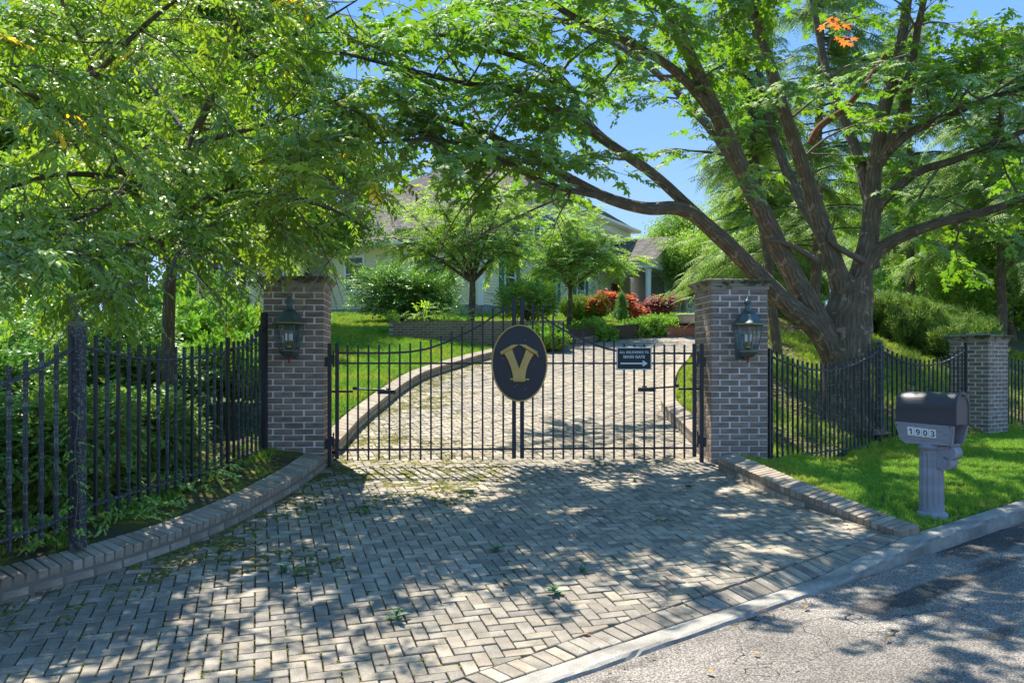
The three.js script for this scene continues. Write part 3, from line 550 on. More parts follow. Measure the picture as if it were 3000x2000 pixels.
// deliveries sign
{
  const cv = document.createElement('canvas'); cv.width = 784; cv.height = 500; const x = cv.getContext('2d');
  x.fillStyle = '#c9d2d4'; x.fillRect(0, 0, 784, 500); x.fillStyle = '#15201f'; x.fillRect(16, 16, 752, 468);
  x.fillStyle = '#cfd8db'; x.textAlign = 'center'; x.textBaseline = 'middle'; x.font = 'bold 74px sans-serif'; x.fillText('ALL DELIVERIES TO', 392, 108, 690); x.font = 'bold 92px sans-serif'; x.fillText('MAIN GATE', 392, 212, 560);
  x.fillRect(78, 344, 560, 34); x.beginPath(); x.moveTo(700, 361); x.lineTo(600, 292); x.lineTo(572, 318); x.lineTo(634, 361); x.lineTo(572, 404); x.lineTo(600, 430); x.closePath(); x.fill();
  let s2 = 5; const r2 = () => { s2 = (s2 * 16807) % 2147483647; return s2 / 2147483647; };
  for (let i = 0; i < 170; i++) { x.fillStyle = r2() > 0.5 ? '#8fa39c' : '#33413d'; x.beginPath(); x.arc(r2() * 784, r2() * 500, 1 + 5 * r2() * r2(), 0, 7); x.fill(); }
  const t = new THREE.CanvasTexture(cv); t.colorSpace = THREE.SRGBColorSpace;
  const o = thing('delivery_sign', 'small dark sign reading ALL DELIVERIES TO MAIN GATE with an arrow', 'sign', V(1.366, 1.738, 9.915), gateYaw);
  gb().box([0, 0, -0.006], [0.396, 0.254, 0.010], null, 0.002).build('panel', mat([0.55, 0.58, 0.58], { roughness: 0.6 }), o);
  const f = addMesh('sign_face', new THREE.PlaneGeometry(0.388, 0.246), new THREE.MeshStandardMaterial({ map: t, roughness: 0.55 }), o); f.position.z = 0.003;
}

// ------------------------------------------------------------------ iron fences with drooping top rails
// sections: list of { a:[x,d], b:[x,d], n, rail:[start, middle, end], low:[start,end], up }
function fence(label, sections, posts) {
  const s0 = sections[0], o = thing('iron_fence', label, 'fence', V(s0.a[0], s0.low[0], s0.a[1])), o0 = o.position.clone();
  for (const s of sections) {
    const P = (t, y) => V(mix(s.a[0], s.b[0], t), y, mix(s.a[1], s.b[1], t)).sub(o0), yaw = Math.atan2(s.b[1] - s.a[1], s.b[0] - s.a[0]);
    const rail = t => { const m = s.at ?? 0.5, e = t < m ? s.rail[0] : s.rail[2], k = t < m ? (m - t) / m : (t - m) / (1 - m); return s.rail[1] + (e - s.rail[1]) * Math.pow(k, 1.9); };
    const low = t => mix(s.low[0], s.low[1], t), n = 24;
    const rp = []; for (let i = 0; i <= n; i++) rp.push(P(i / n, rail(i / n)));
    flatRail(rp, 0.03, 0.020, 'top_rail', M.ironLichen, o); flatRail([P(0, low(0)), P(0.5, low(0.5)), P(1, low(1))], 0.026, 0.018, 'bottom_rail', M.ironLichen, o);
    for (let k = 0; k < s.n; k++) {
      const t = (k + 0.5) / s.n, h = rail(t) + s.up - low(t) + 0.085, w = 0.023;
      const g = gb().box([0, 0, 0], [w, h, w], null, 0.0015), m = addMesh('picket', g.geo(), rnd() < 0.75 ? M.ironLichen : M.iron, o); m.position.copy(P(t, low(t) - 0.085 + h / 2)); m.rotation.y = yaw + rr(-0.02, 0.02); m.rotation.z = rr(-0.004, 0.004);
    }
  }
  for (const [x, d, y0, y1, w, dark] of posts) {
    const h = y1 - y0, yaw = Math.atan2(sections[0].b[1] - sections[0].a[1], sections[0].b[0] - sections[0].a[0]), p = V(x, y0, d).sub(o0);
    const g = gb().box([0, h / 2, 0], [w, h, w], null, 0.003), m = g.build('post', dark ? M.iron : M.ironLichen, o); m.position.copy(p); m.rotation.y = yaw;
    if (w > 0.07) { const c = gb(); c.box([0, h + 0.008, 0], [w + 0.016, 0.016, w + 0.016]); const q = w / 2 + 0.006, A = [[-q, q], [q, q], [q, -q], [-q, -q]]; for (let k = 0; k < 4; k++) { const [x0, z0] = A[k], [x1, z1] = A[(k + 1) % 4]; c.tri(new THREE.Vector3(x0, h + 0.017, z0), new THREE.Vector3(x1, h + 0.017, z1), new THREE.Vector3(0, h + 0.04, 0)); } c.build('post_cap', dark ? M.iron : M.cap, m); }
  }
  return o;
}
fence('black iron fence with lichened pickets left of the left gate pillar', [
  { a: [-3.04, 6.2], b: [-3.33, 3.9], n: 15, rail: [1.805, 1.50, 1.80], low: [0.62, 0.50], up: 0.10 },
  { a: [-3.04, 6.2], b: [-2.76, 8.52], n: 16, rail: [1.80, 1.705, 1.79], low: [0.655, 0.705], up: 0.105 },
  { a: [-2.74, 8.66], b: [-2.695, 9.55], n: 7, rail: [1.81, 1.83, 2.06], low: [0.715, 0.765], up: 0.07, at: 0.15 },
], [[-3.04, 6.2, 0.38, 1.93, 0.088], [-2.75, 8.58, 0.5, 1.93, 0.034, 1], [-2.68, 9.585, 0.5, 2.23, 0.06, 1]]);
fence('lichened iron fence between the right gate pillar and the short pillar', [
  { a: [2.93, 10.1], b: [5.27, 12.76], n: 25, rail: [1.775, 1.598, 1.88], low: [0.595, 0.53], up: 0.085, at: 0.45 },
  { a: [5.33, 12.83], b: [7.32, 14.35], n: 19, rail: [1.89, 1.665, 1.90], low: [0.56, 0.55], up: 0.085 },
], [[5.3, 12.8, 0.4, 2.0, 0.075], [2.93, 10.1, 0.45, 1.86, 0.032, 1], [7.36, 14.38, 0.45, 2.05, 0.04, 1]]);
fence('short run of iron fence at the right edge beyond the short pillar', [{ a: [8.35, 15.2], b: [11.4, 17.5], n: 28, rail: [1.78, 1.62, 1.85], low: [0.62, 0.66], up: 0.085 }], []);

// ------------------------------------------------------------------ mailbox on a fluted column
{
  const base = V(3.69, kerbTop(uOf(3.69, 7.8)) - 0.01, 7.8), yaw = Math.atan2(0.78, 0.62);
  // local frame: +x towards the road (door), z across
  const o = thing('mailbox', 'grey plastic mailbox on a fluted column, numbered 1903, with a dark arched lid', 'mailbox', base, -Math.atan2(0.78, 0.62));
  const plastic = mat([0.33, 0.335, 0.37], { roughness: 0.62, map: T.paint }), dark = mat([0.062, 0.057, 0.068], { roughness: 0.45, map: T.paint });
  const g = gb(), NS = 72, prof = [[0.108, 0.05], [0.106, 0.075], [0.104, 0.11], [0.103, 0.16], [0.101, 0.3], [0.099, 0.45], [0.098, 0.545], [0.098, 0.575], [0.099, 0.60], [0.112, 0.615], [0.118, 0.632], [0.110, 0.65], [0.10, 0.66]];
  const P = (i, k) => { const a = k / NS * Math.PI * 2, [r, y] = prof[i], fl = smooth(0.085, 0.13, y) * smooth(0.59, 0.55, y), gv = Math.max(0, Math.cos(a * 12)); const q = r - 0.011 * fl * Math.pow(gv, 0.6); return new THREE.Vector3(Math.cos(a) * q, y, Math.sin(a) * q); };
  for (let i = 0; i < prof.length - 1; i++) for (let k = 0; k < NS; k++) g.quad(P(i, k), P(i, k + 1), P(i + 1, k + 1), P(i + 1, k));
  g.build('column', plastic, o);
  gb().lathe([[0.104, 0.07], [0.118, 0.058], [0.134, 0.045], [0.138, 0.02], [0.136, -0.02]], 36, new THREE.Vector3()).build('foot_ring', plastic, o);
  // tray: trapezoid cradle under the box, open towards the road
  const tr = gb(), X0 = -0.27, X1 = 0.235, yb = 0.655, yt = 0.845, zw = 0.128, zb = 0.10;
  const side = s => { const A = new THREE.Vector3(X0 + 0.035, yb + 0.03, s * zb), B = new THREE.Vector3(X0 + 0.09, yb, s * zb), C = new THREE.Vector3(X1 - 0.03, yb, s * zb), C2 = new THREE.Vector3(X1 - 0.005, yb + 0.02, s * zb), D = new THREE.Vector3(X1 + 0.02, yt - 0.02, s * zw), E = new THREE.Vector3(X0, yt, s * zw); return [A, B, C, C2, D, E]; };
  const L = side(1), R = side(-1), inL = L.map(p => p.clone().add(new THREE.Vector3(0, 0, -0.012))), inR = R.map(p => p.clone().add(new THREE.Vector3(0, 0, 0.012)));
  for (const q of [L, R, inL, inR]) for (let i = 1; i < 5; i++) tr.tri(q[0], q[i], q[i + 1]);
  for (const [q, w] of [[L, inL], [R, inR]]) for (let i = 0; i < 6; i++) tr.quad(q[i], q[(i + 1) % 6], w[(i + 1) % 6], w[i]);
  tr.quad(L[1], L[2], R[2], R[1]); tr.quad(L[2], L[3], R[3], R[2]); tr.quad(L[0], L[1], R[1], R[0]); tr.quad(L[5], L[0], R[0], R[5]); tr.quad(inL[1].clone().setY(yb + 0.012), inL[2].clone().setY(yb + 0.012), inR[2].clone().setY(yb + 0.012), inR[1].clone().setY(yb + 0.012));
  tr.tube([L[4], L[3], L[2], R[2], R[3], R[4]].map(p => p.clone()), 0.008, 6);
  tr.build('tray', plastic, o);
  for (const sx of [X0 + 0.02, X1 - 0.015]) gb().lathe([[0.0001, 0.004], [0.006, 0.003], [0.007, 0]], 8, new THREE.Vector3()).build('screw', M.rust, o).position.set(sx, yt - 0.03, 0.1275);
  for (const q of o.children.filter(c => c.name === 'screw')) q.rotation.x = Math.PI / 2;
  // scroll bracket under the tray on the road side: two joined volutes
  const sp = gb(), vol = (cx, cy, r, dir, z) => { const p = []; for (let i = 0; i <= 30; i++) { const a = i / 30 * 4.4 * Math.PI * 0.72, q = r * (1 - i / 30 * 0.86); p.push(new THREE.Vector3(cx + Math.cos(a * dir + 1.0) * q, cy + Math.sin(a * dir + 1.0) * q, z)); } return p; };
  const br = gb(); for (const [cx, cy, r] of [[0.178, 0.588, 0.062], [0.142, 0.498, 0.058]]) { const m2 = new THREE.Matrix4().makeRotationX(Math.PI / 2); for (let k = 0; k < 28; k++) { const a = k / 28 * 6.283, b = (k + 1) / 28 * 6.283, p = (f, z) => new THREE.Vector3(cx + Math.cos(f) * r, cy + Math.sin(f) * r, z); br.quad(p(a, -0.065), p(b, -0.065), p(b, 0.065), p(a, 0.065)); for (const z of [-0.065, 0.065]) br.tri(new THREE.Vector3(cx, cy, z), p(a, z), p(b, z)); } }
  br.box([0.11, 0.55, 0], [0.10, 0.19, 0.12]); const bracket = br.build('scroll_bracket', plastic, o);
  for (const z of [-0.066, 0.066]) { sp.tube(vol(0.178, 0.588, 0.050, 1, z), 0.0055, 6); sp.tube(vol(0.142, 0.498, 0.047, -1, z), 0.0055, 6); }
  sp.build('volute', plastic, bracket);
  // arched box
  const bx0 = -0.262, bx1 = 0.262, hw = 0.122, y0 = 0.835, ys = 0.985, N = 18, arch = [[-hw, y0]]; for (let i = 0; i <= N; i++) { const a = Math.PI - i / N * Math.PI; arch.push([Math.cos(a) * hw, ys + Math.sin(a) * 0.125]); } arch.push([hw, y0]);
  const b = gb(), end = gb(); for (let i = 0; i < arch.length - 1; i++) { const [z0, ya] = arch[i], [z1, yc] = arch[i + 1]; b.quad(new THREE.Vector3(bx0, ya, z0), new THREE.Vector3(bx1, ya, z0), new THREE.Vector3(bx1, yc, z1), new THREE.Vector3(bx0, yc, z1)); b.tri(new THREE.Vector3(bx0, y0, 0), new THREE.Vector3(bx0, ya, z0), new THREE.Vector3(bx0, yc, z1)); }
  b.box([0, y0 + 0.004, 0], [0.52, 0.012, 0.24]);
  for (const z of [-1, 1]) b.box([0, 0.965, z * (hw + 0.0015)], [0.46, 0.007, 0.004]);
  b.build('box', dark, o);
  const dz = 1.03; arch.push(arch[0]); for (let i = 0; i < arch.length - 1; i++) { const f = ([z, y], x, k) => new THREE.Vector3(x, y0 + (y - y0) * k, z * k); end.quad(f(arch[i], 0.250, dz), f(arch[i], 0.276, dz), f(arch[i + 1], 0.276, dz), f(arch[i + 1], 0.250, dz)); end.quad(f(arch[i], 0.276, dz), f(arch[i], 0.276, 0.9), f(arch[i + 1], 0.276, 0.9), f(arch[i + 1], 0.276, dz)); end.quad(f(arch[i], 0.276, 0.9), f(arch[i], 0.268, 0.86), f(arch[i + 1], 0.268, 0.86), f(arch[i + 1], 0.276, 0.9)); end.tri(new THREE.Vector3(0.268, y0 + 0.06, 0), f(arch[i], 0.268, 0.86), f(arch[i + 1], 0.268, 0.86)); }
  const door = end.build('door', dark, o);
  gb().tube([new THREE.Vector3(0.276, 1.085, -0.02), new THREE.Vector3(0.292, 1.088, -0.012), new THREE.Vector3(0.292, 1.088, 0.012), new THREE.Vector3(0.276, 1.085, 0.02)], 0.006, 6).build('latch', dark, door);
  // number stickers on the side that faces the driveway
  const dg = ['1', '9', '0', '3'];
  dg.forEach((ch, i) => {
    const cv = document.createElement('canvas'); cv.width = 128; cv.height = 160; const x = cv.getContext('2d'); x.fillStyle = '#e6e8e8'; x.fillRect(0, 0, 128, 160); x.fillStyle = '#0c0c0e'; x.font = 'bold 150px sans-serif'; x.textAlign = 'center'; x.textBaseline = 'middle'; x.fillText(ch, 64, 86);
    const t = new THREE.CanvasTexture(cv); t.colorSpace = THREE.SRGBColorSpace;
    const p = addMesh('number_sticker', new THREE.PlaneGeometry(0.061, 0.076), new THREE.MeshStandardMaterial({ map: t, roughness: 0.5, side: THREE.DoubleSide }), o);
    const y = 0.765 - i * 0.004, k = (y - yb) / (yt - yb), z = mix(zb, zw, k) + 0.0035;
    // the tray flares outwards towards its top
    p.position.set(-0.125 + i * 0.064, y, z); p.rotation.x = Math.atan2(zw - zb, yt - yb); p.userData.label = 'white sticker with the black digit ' + ch;
  });
}

// ------------------------------------------------------------------ the house on the rise
{
  const cream = mat([0.74, 0.66, 0.42], { roughness: 0.7 }), trim = mat([0.76, 0.76, 0.70], { roughness: 0.6 }), shut = mat([0.035, 0.135, 0.10], { roughness: 0.6 }), roofM = mat([0.40, 0.37, 0.34], { map: T.shingle }), greyWall = mat([0.42, 0.43, 0.46]), found = mat([0.36, 0.34, 0.30], { map: T.soft });
  const pane = new THREE.MeshPhysicalMaterial({ color: lin(0.03, 0.04, 0.05), roughness: 0.15 }), door = mat([0.10, 0.022, 0.016], { roughness: 0.5 });
  const o = thing('house', 'two storey cream clapboard house with grey shingle roofs and green shutters', 'house', V(-1.19, 3.62, 34), Math.atan2(0.886, 0.463));
  const v3 = (x, y, z) => new THREE.Vector3(x, y, z), LAP = 0.118;
  // wall skin of lapped boards; axis 'x': on a plane z = const facing +z, axis 'z': on a plane x = const facing -x
  const boards = (axis, c, a0, a1, y0, y1, m = cream) => {
    const n = Math.ceil((y1 - y0) / LAP), Q = (a, y, out) => axis === 'x' ? v3(a, y, c + out) : v3(c - out, y, a), g = gb(), h = LAP + 0.012;
    const mk = () => { const q = gb(), P = (a, y, out) => Q(a, y, out); q.quad(P(a0, 0, 0.034), P(a1, 0, 0.034), P(a1, h, 0.006), P(a0, h, 0.006)); q.quad(P(a0, 0, 0.0), P(a1, 0, 0.0), P(a1, 0, 0.034), P(a0, 0, 0.034)); return q.geo(); };
    const ge = mk(); for (let i = 0; i < n; i++) addMesh('siding_board', ge, m, o).position.y = y0 + i * LAP;
  };
  gb().box([2.2, 1.5, -6], [4.4, 3.0, 12]).box([10.4, 2.72, -5], [12, 5.44, 9.98]).build('wall_core', found, o);
  boards('x', 0, 0, 4.4, 0.42, 3.0); boards('x', 0, 4.4, 16.4, 0.42, 5.42); boards('z', 0, -12, 0, 0.42, 3.0); boards('z', 4.4, -10, 0, 4.6, 5.4);
  gb().box([8.2, 0.1, 0.01], [16.4, 0.62, 0.04]).box([-0.01, 0.1, -6], [0.04, 0.62, 12]).build('foundation', found, o);
  for (const [x, z, y0, y1] of [[0.0, 0.0, 0.38, 3.0], [16.4, 0.0, 0.38, 5.3]]) gb().box([x + 0.04, (y0 + y1) / 2, z - 0.04], [0.17, y1 - y0, 0.17]).build('corner_board', trim, o);
  // roofs: sloping planes with real shingle courses
  const roof = (name, A, B, C, D) => {                                           // A-B eave, D-C top
    const n = Math.round(A.distanceTo(D) / 0.15), g = gb(), N = v3().subVectors(B, A).cross(v3().subVectors(D, A)).normalize(); if (N.y < 0) N.negate();
    for (let i = 0; i < n; i++) { const t0 = i / n, t1 = (i + 1) / n, a = A.clone().lerp(D, t0), b = B.clone().lerp(C, t0), c = B.clone().lerp(C, t1), d = A.clone().lerp(D, t1); const up = N.clone().multiplyScalar(0.022); g.quad(a.clone().add(up), b.clone().add(up), c, d, [0, i * 0.125]); g.quad(a, b, b.clone().add(up), a.clone().add(up)); }
    const r = g.build(name, roofM, o); return r;
  };
  roof('wing_roof', v3(-0.45, 2.98, 0.35), v3(-0.45, 2.98, -12.4), v3(4.45, 5.85, -12.4), v3(4.45, 5.85, -3.0));
  roof('wing_roof', v3(4.45, 2.98, 0.35), v3(-0.45, 2.98, 0.35), v3(4.45, 5.85, -3.0), v3(4.46, 5.85, -3.0));
  roof('main_roof', v3(3.95, 5.42, 0.45), v3(16.85, 5.42, 0.45), v3(9.8, 8.75, -4.3), v3(8.8, 8.75, -4.3));
  roof('main_roof', v3(3.95, 5.42, -10.4), v3(3.95, 5.42, 0.45), v3(8.8, 8.75, -4.3), v3(8.79, 8.75, -4.31));
  roof('main_roof', v3(16.85, 5.42, 0.45), v3(16.85, 5.42, -10.4), v3(9.8, 8.75, -4.31), v3(9.8, 8.75, -4.3));
  roof('main_roof', v3(16.85, 5.42, -10.4), v3(3.95, 5.42, -10.4), v3(8.8, 8.75, -4.3), v3(9.8, 8.75, -4.3));
  gb().box([10.4, 5.34, 0.24], [12.9, 0.05, 0.46]).box([10.4, 5.14, 0.05], [12.0, 0.34, 0.06]).build('eave_soffit', trim, o);
  gb().box([10.4, 5.41, 0.50], [12.95, 0.12, 0.09]).build('gutter', trim, o);
  gb().box([3.93, 5.39, -5], [0.09, 0.14, 10.8]).build('gutter', trim, o);
  gb().box([-0.46, 2.96, -6.0], [0.09, 0.13, 12.8]).box([-0.2, 2.90, -6], [0.45, 0.04, 12.6]).build('gutter', trim, o);
  gb().box([2.0, 2.96, 0.37], [4.9, 0.13, 0.09]).build('gutter', trim, o);
  // windows
  const win = (axis, c, a, y, w, h, sh) => {
    const at3 = (aa, yy, out) => axis === 'x' ? v3(aa, yy, c + out) : v3(c - out, yy, aa), box = (g, aa, yy, out, sw, sh2, th) => { const p = at3(aa, yy, out); return g.box([p.x, p.y, p.z], axis === 'x' ? [sw, sh2, th] : [th, sh2, sw]); };
    const f = gb(); box(f, a - w / 2 - 0.05, y, 0.04, 0.10, h + 0.2, 0.07); box(f, a + w / 2 + 0.05, y, 0.04, 0.10, h + 0.2, 0.07); box(f, a, y + h / 2 + 0.05, 0.04, w, 0.10, 0.07); box(f, a, y - h / 2 - 0.05, 0.05, w, 0.10, 0.09); box(f, a, y, 0.035, w, 0.05, 0.05);
    const F = f.build('window', trim, o);
    for (const s of [-1, 1]) box(gb(), a, y + s * h / 4, 0.026, w, h / 2 - 0.05, 0.02).build('pane', pane, F);
    if (sh) for (const s of [-1, 1]) { const g = gb(); const sa = a + s * (w / 2 + 0.10 + 0.2); box(g, sa, y, 0.035, 0.38, h + 0.15, 0.035); for (const q of [-1, 1]) box(g, sa, y + q * h / 4, 0.058, 0.26, h / 2 - 0.12, 0.012); g.build('shutter', shut, o); }
  };
  win('z', 0, -2.6, 1.85, 0.85, 1.35, false); win('z', 0, -6.0, 1.85, 0.85, 1.35, false); win('z', 0, -10.3, 1.85, 0.85, 1.35, false);
  win('x', 0, 2.3, 1.65, 0.80, 1.35, true); win('x', 0, 6.0, 1.65, 1.5, 1.35, true); win('x', 0, 9.6, 1.65, 0.85, 1.35, true);
  win('x', 0, 5.9, 4.05, 1.5, 1.3, true); win('x', 0, 10.6, 4.05, 0.9, 1.3, true); win('x', 0, 14.4, 4.05, 0.9, 1.3, true);
  // brick chimney breast on the camera side: courses of bricks too small to tell apart
  { const core = gb().box([-0.14, 2.2, -8.0], [0.36, 4.4, 0.95]); const ch = core.build('chimney', mat([0.42, 0.38, 0.33]), o), g = gb(); for (let c = 0; c < 64; c++) for (let k = 0; k < 5; k++) g.box([-0.32, 0.02 + c * 0.068 + 0.03, -8.475 + ((c % 2) * 0.11) + k * 0.205 + 0.05], [0.02, 0.056, Math.min(0.19, 8)], null, 0, [c, k]); const m = g.build('bricks', M.brickB, ch); m.userData.kind = 'stuff'; }
  // porch with white columns at the far end, red door behind
  gb().box([14.2, 1.25, 0.03], [1.1, 2.2, 0.08]).build('door', door, o);
  for (const x of [12.6, 15.6, 18.6]) { const c = gb().lathe([[0.19, 2.9], [0.19, 2.8], [0.15, 2.74], [0.14, 1.6], [0.165, 0.28], [0.2, 0.2], [0.2, 0.05]], 18, v3(x, 0, 2.4)); c.build('column', trim, o); }
  gb().box([15.6, 3.08, 1.4], [6.6, 0.36, 2.6]).build('porch_beam', trim, o); gb().box([15.6, 0.06, 1.4], [6.8, 0.3, 2.9]).build('porch_floor', found, o);
  { const g = gb(), A = v3(12.1, 3.26, 2.75), B = v3(19.1, 3.26, 2.75), C = v3(15.6, 4.75, 2.75); g.tri(A, B, C); g.build('porch_gable', cream, o); roof('porch_roof', v3(12.0, 3.22, -0.1), v3(12.0, 3.22, 2.95), v3(15.6, 4.85, 2.95), v3(15.6, 4.85, -0.1)); roof('porch_roof', v3(19.2, 3.22, 2.95), v3(19.2, 3.22, -0.1), v3(15.6, 4.85, -0.1), v3(15.6, 4.85, 2.95)); }
  gb().box([21.6, 1.5, -2.2], [9.4, 3.0, 8]).build('side_wing', greyWall, o); boards('x', 1.81, 16.9, 26.3, 0.1, 3.0, greyWall);
  roof('side_roof', v3(16.6, 2.98, 2.1), v3(26.6, 2.98, 2.1), v3(24.2, 5.0, -2.2), v3(19.2, 5.0, -2.2)); roof('side_roof', v3(26.6, 2.98, 2.1), v3(26.6, 2.98, -6.4), v3(24.2, 5.0, -2.2), v3(24.2, 5.0, -2.19));
  // set-back garage at the left end
  gb().box([4.2, 1.6, -15.2], [6.0, 3.2, 6.4]).build('garage', greyWall, o); boards('z', 1.18, -18.4, -12.0, 0.2, 3.2, mat([0.58, 0.64, 0.66]));
  roof('garage_roof', v3(0.9, 3.1, -11.9), v3(0.9, 3.1, -18.8), v3(4.2, 4.9, -18.8), v3(4.2, 4.9, -11.9));
}
// raised brick planter in front of the house
{
  const A = at(1139, 987, 23.6), wallM = [mat([0.36, 0.29, 0.19], { map: T.brick }), mat([0.31, 0.25, 0.165], { map: T.brick }), mat([0.41, 0.33, 0.22], { map: T.brick })];
  const o = thing('planter_wall', 'low brown brick planter wall below the house corner', 'wall', V(A.x, 2.02, 23.6), -0.06), L = 4.6, H = 0.84, R = 13;
  gb().box([L / 2, H / 2 - 0.3, -0.14], [L, H + 0.58, 0.26]).box([0.14, H / 2 - 0.3, -1.6], [0.26, H + 0.58, 3.0]).build('mortar_core', mat([0.36, 0.33, 0.27]), o);
  const ge = [0, 1].map(() => gb().box([0, 0, 0], [0.198, 0.056, 0.09], null, 0.003).geo());
  for (let c = 0; c < R; c++) for (let k = 0; k < 22; k++) { const x = k * 0.208 + (c % 2) * 0.104; if (x > L - 0.05) continue; const b = addMesh('brick', pick(ge), pick(wallM), o); b.position.set(x + 0.1, H - 0.035 - c * 0.066, -0.05 + rr(-0.002, 0.003)); }
  gb().box([L / 2, H - 0.06, -1.6], [L, 0.1, 2.9]).build('soil', mat([0.10, 0.075, 0.045], { map: T.soft }), o);
}
// low soil bank kept by dark edging at the head of the drive, and the red brick garden wall beyond it
{
  const g = gb(); const pts = [[0.9, 24.1], [2.6, 26.1], [4.6, 27.2], [7.5, 27.9]]; for (let i = 0; i < 3; i++) { const [x0, d0] = pts[i], [x1, d1] = pts[i + 1]; const a = V(x0, h0(d0) - 0.1, d0), b = V(x1, h0(d1) - 0.1, d1), up = new THREE.Vector3(0, 0.52, 0), bk = new THREE.Vector3(-0.05, 0, -0.2); g.quad(a, b, b.clone().add(up), a.clone().add(up)); g.quad(a.clone().add(up), b.clone().add(up), b.clone().add(up).add(bk), a.clone().add(up).add(bk)); }
  tag(g.build('timber_edging', mat([0.12, 0.085, 0.05], { map: T.soft })), 'dark timber edging below the clipped hedges at the head of the drive', 'edging');
  const o = thing('garden_wall', 'low red brick garden wall beside the right gate pillar, far up the drive', 'wall', at(1988, 1000, 27), 0.1);
  gb().box([0.6, 0.22, -0.16], [1.9, 0.5, 0.28]).build('mortar_core', mat([0.55, 0.50, 0.42]), o);
  const red = mat([0.32, 0.11, 0.07]), top = gb(), low = gb(), mid = gb(); for (let k = 0; k < 25; k++) { top.box([-0.32 + k * 0.075, 0.43, -0.14], [0.058, 0.10, 0.30]); low.box([-0.32 + k * 0.075, 0.07, -0.015], [0.058, 0.18, 0.05]); } for (let c = 0; c < 3; c++) for (let k = 0; k < 9; k++) mid.box([-0.25 + k * 0.21 + (c % 2) * 0.1, 0.20 + c * 0.067, -0.02], [0.195, 0.054, 0.05]);
  for (const [n, q] of [['coping_course', top], ['soldier_course', low], ['stretcher_course', mid]]) { const m = q.build(n, red, o); m.userData.kind = 'stuff'; }
  const p = thing('stone_planter', 'small pale stone urn standing on the red garden wall', 'planter', at(2018, 944, 27)); gb().lathe([[0.20, 0.26], [0.36, 0.27], [0.37, 0.24], [0.30, 0.20], [0.24, 0.0]], 20, new THREE.Vector3(0, -0.02, -0.1)).build('bowl', mat([0.55, 0.5, 0.42], { map: T.soft }), p); gb().lathe([[0.0, 0.23], [0.2, 0.23]], 12, new THREE.Vector3(0, 0, -0.1)).build('soil', mat([0.10, 0.07, 0.04]), p);
  // pale neighbour house at the far right
  const n = thing('neighbour_house', 'pale neighbour house glimpsed at the far right under hanging branches', 'house', at(2945, 975, 52), -0.5), wh = mat([0.62, 0.66, 0.72]);
  gb().box([0, 1.5, -4], [11, 4.2, 8]).build('wall', wh, n); const rg = gb(); rg.quad(new THREE.Vector3(-6, 3.5, 0.5), new THREE.Vector3(6, 3.5, 0.5), new THREE.Vector3(6, 6, -4), new THREE.Vector3(-6, 6, -4)); rg.quad(new THREE.Vector3(6, 3.5, -8.5), new THREE.Vector3(-6, 3.5, -8.5), new THREE.Vector3(-6, 6, -4), new THREE.Vector3(6, 6, -4)); rg.build('roof', mat([0.25, 0.25, 0.26]), n);
  for (const x of [-3, 0, 3]) { const w = gb().box([x, 1.6, 0.02], [1.1, 1.4, 0.06]).build('window', mat([0.7, 0.7, 0.7]), n); gb().box([x, 1.6, 0.06], [0.9, 1.2, 0.02]).build('pane', mat([0.04, 0.06, 0.08], { roughness: 0.1 }), w); }
}

// ------------------------------------------------------------------ leaves
const v3 = (x, y, z) => new THREE.Vector3(x, y, z), UP = v3(0, 1, 0);
function addLeaf(g, shape, base, dir, nrm, size) {           // shape: list of [along, across, lift] outlines as triangles
  const X = dir.clone().normalize(), Y = nrm.clone().addScaledVector(X, -nrm.dot(X)).normalize(), Z = v3(0, 0, 0).crossVectors(X, Y);
  const P = q => base.clone().addScaledVector(X, q[0] * size).addScaledVector(Z, q[1] * size).addScaledVector(Y, q[2] * size);
  for (const [a, b, c] of shape) g.tri(P(a), P(b), P(c));
}
const LANCE = (() => { const m = [[0, 0, 0], [0.33, 0, 0.015], [0.68, 0, -0.03], [1, 0, -0.16]], s = k => [[0.16, 0.13 * k, 0.03], [0.42, 0.215 * k, 0.065], [0.74, 0.145 * k, 0.01]], r = []; for (const k of [-1, 1]) { const [a, b, c] = s(k); r.push([m[0], a, m[1]], [a, b, m[1]], [m[1], b, m[2]], [b, c, m[2]], [m[2], c, m[3]]); } return r; })();
const MAPLE = (() => { const o = [[0, 1], [9, 0.74], [15, 0.70], [26, 0.44], [38, 0.70], [49, 0.90], [60, 0.66], [82, 0.40], [98, 0.52], [112, 0.62], [124, 0.44], [160, 0.28], [180, 0.06]], P = (i, k) => { const a = o[i][0] * Math.PI / 180, r = o[i][1]; return [0.25 + Math.cos(a) * r * 0.75, Math.sin(a) * r * 0.75 * k, 0.05 * r - 0.20 * r * r]; }, c = [0.25, 0, 0.03], r = []; for (const k of [-1, 1]) for (let i = 0; i < o.length - 1; i++) r.push([c, P(i, k), P(i + 1, k)]); return r; })();
const OVAL = [[[0, 0, 0], [0.45, -0.26, 0.06], [0.55, 0, 0]], [[0.55, 0, 0], [0.45, -0.26, 0.06], [1, 0, -0.1]], [[0, 0, 0], [0.55, 0, 0], [0.45, 0.26, 0.06]], [[0.55, 0, 0], [1, 0, -0.1], [0.45, 0.26, 0.06]]];
const DIAMOND = [[[0, 0, 0], [0.5, -0.28, 0.05], [1, 0, -0.08]], [[0, 0, 0], [1, 0, -0.08], [0.5, 0.28, 0.05]]];
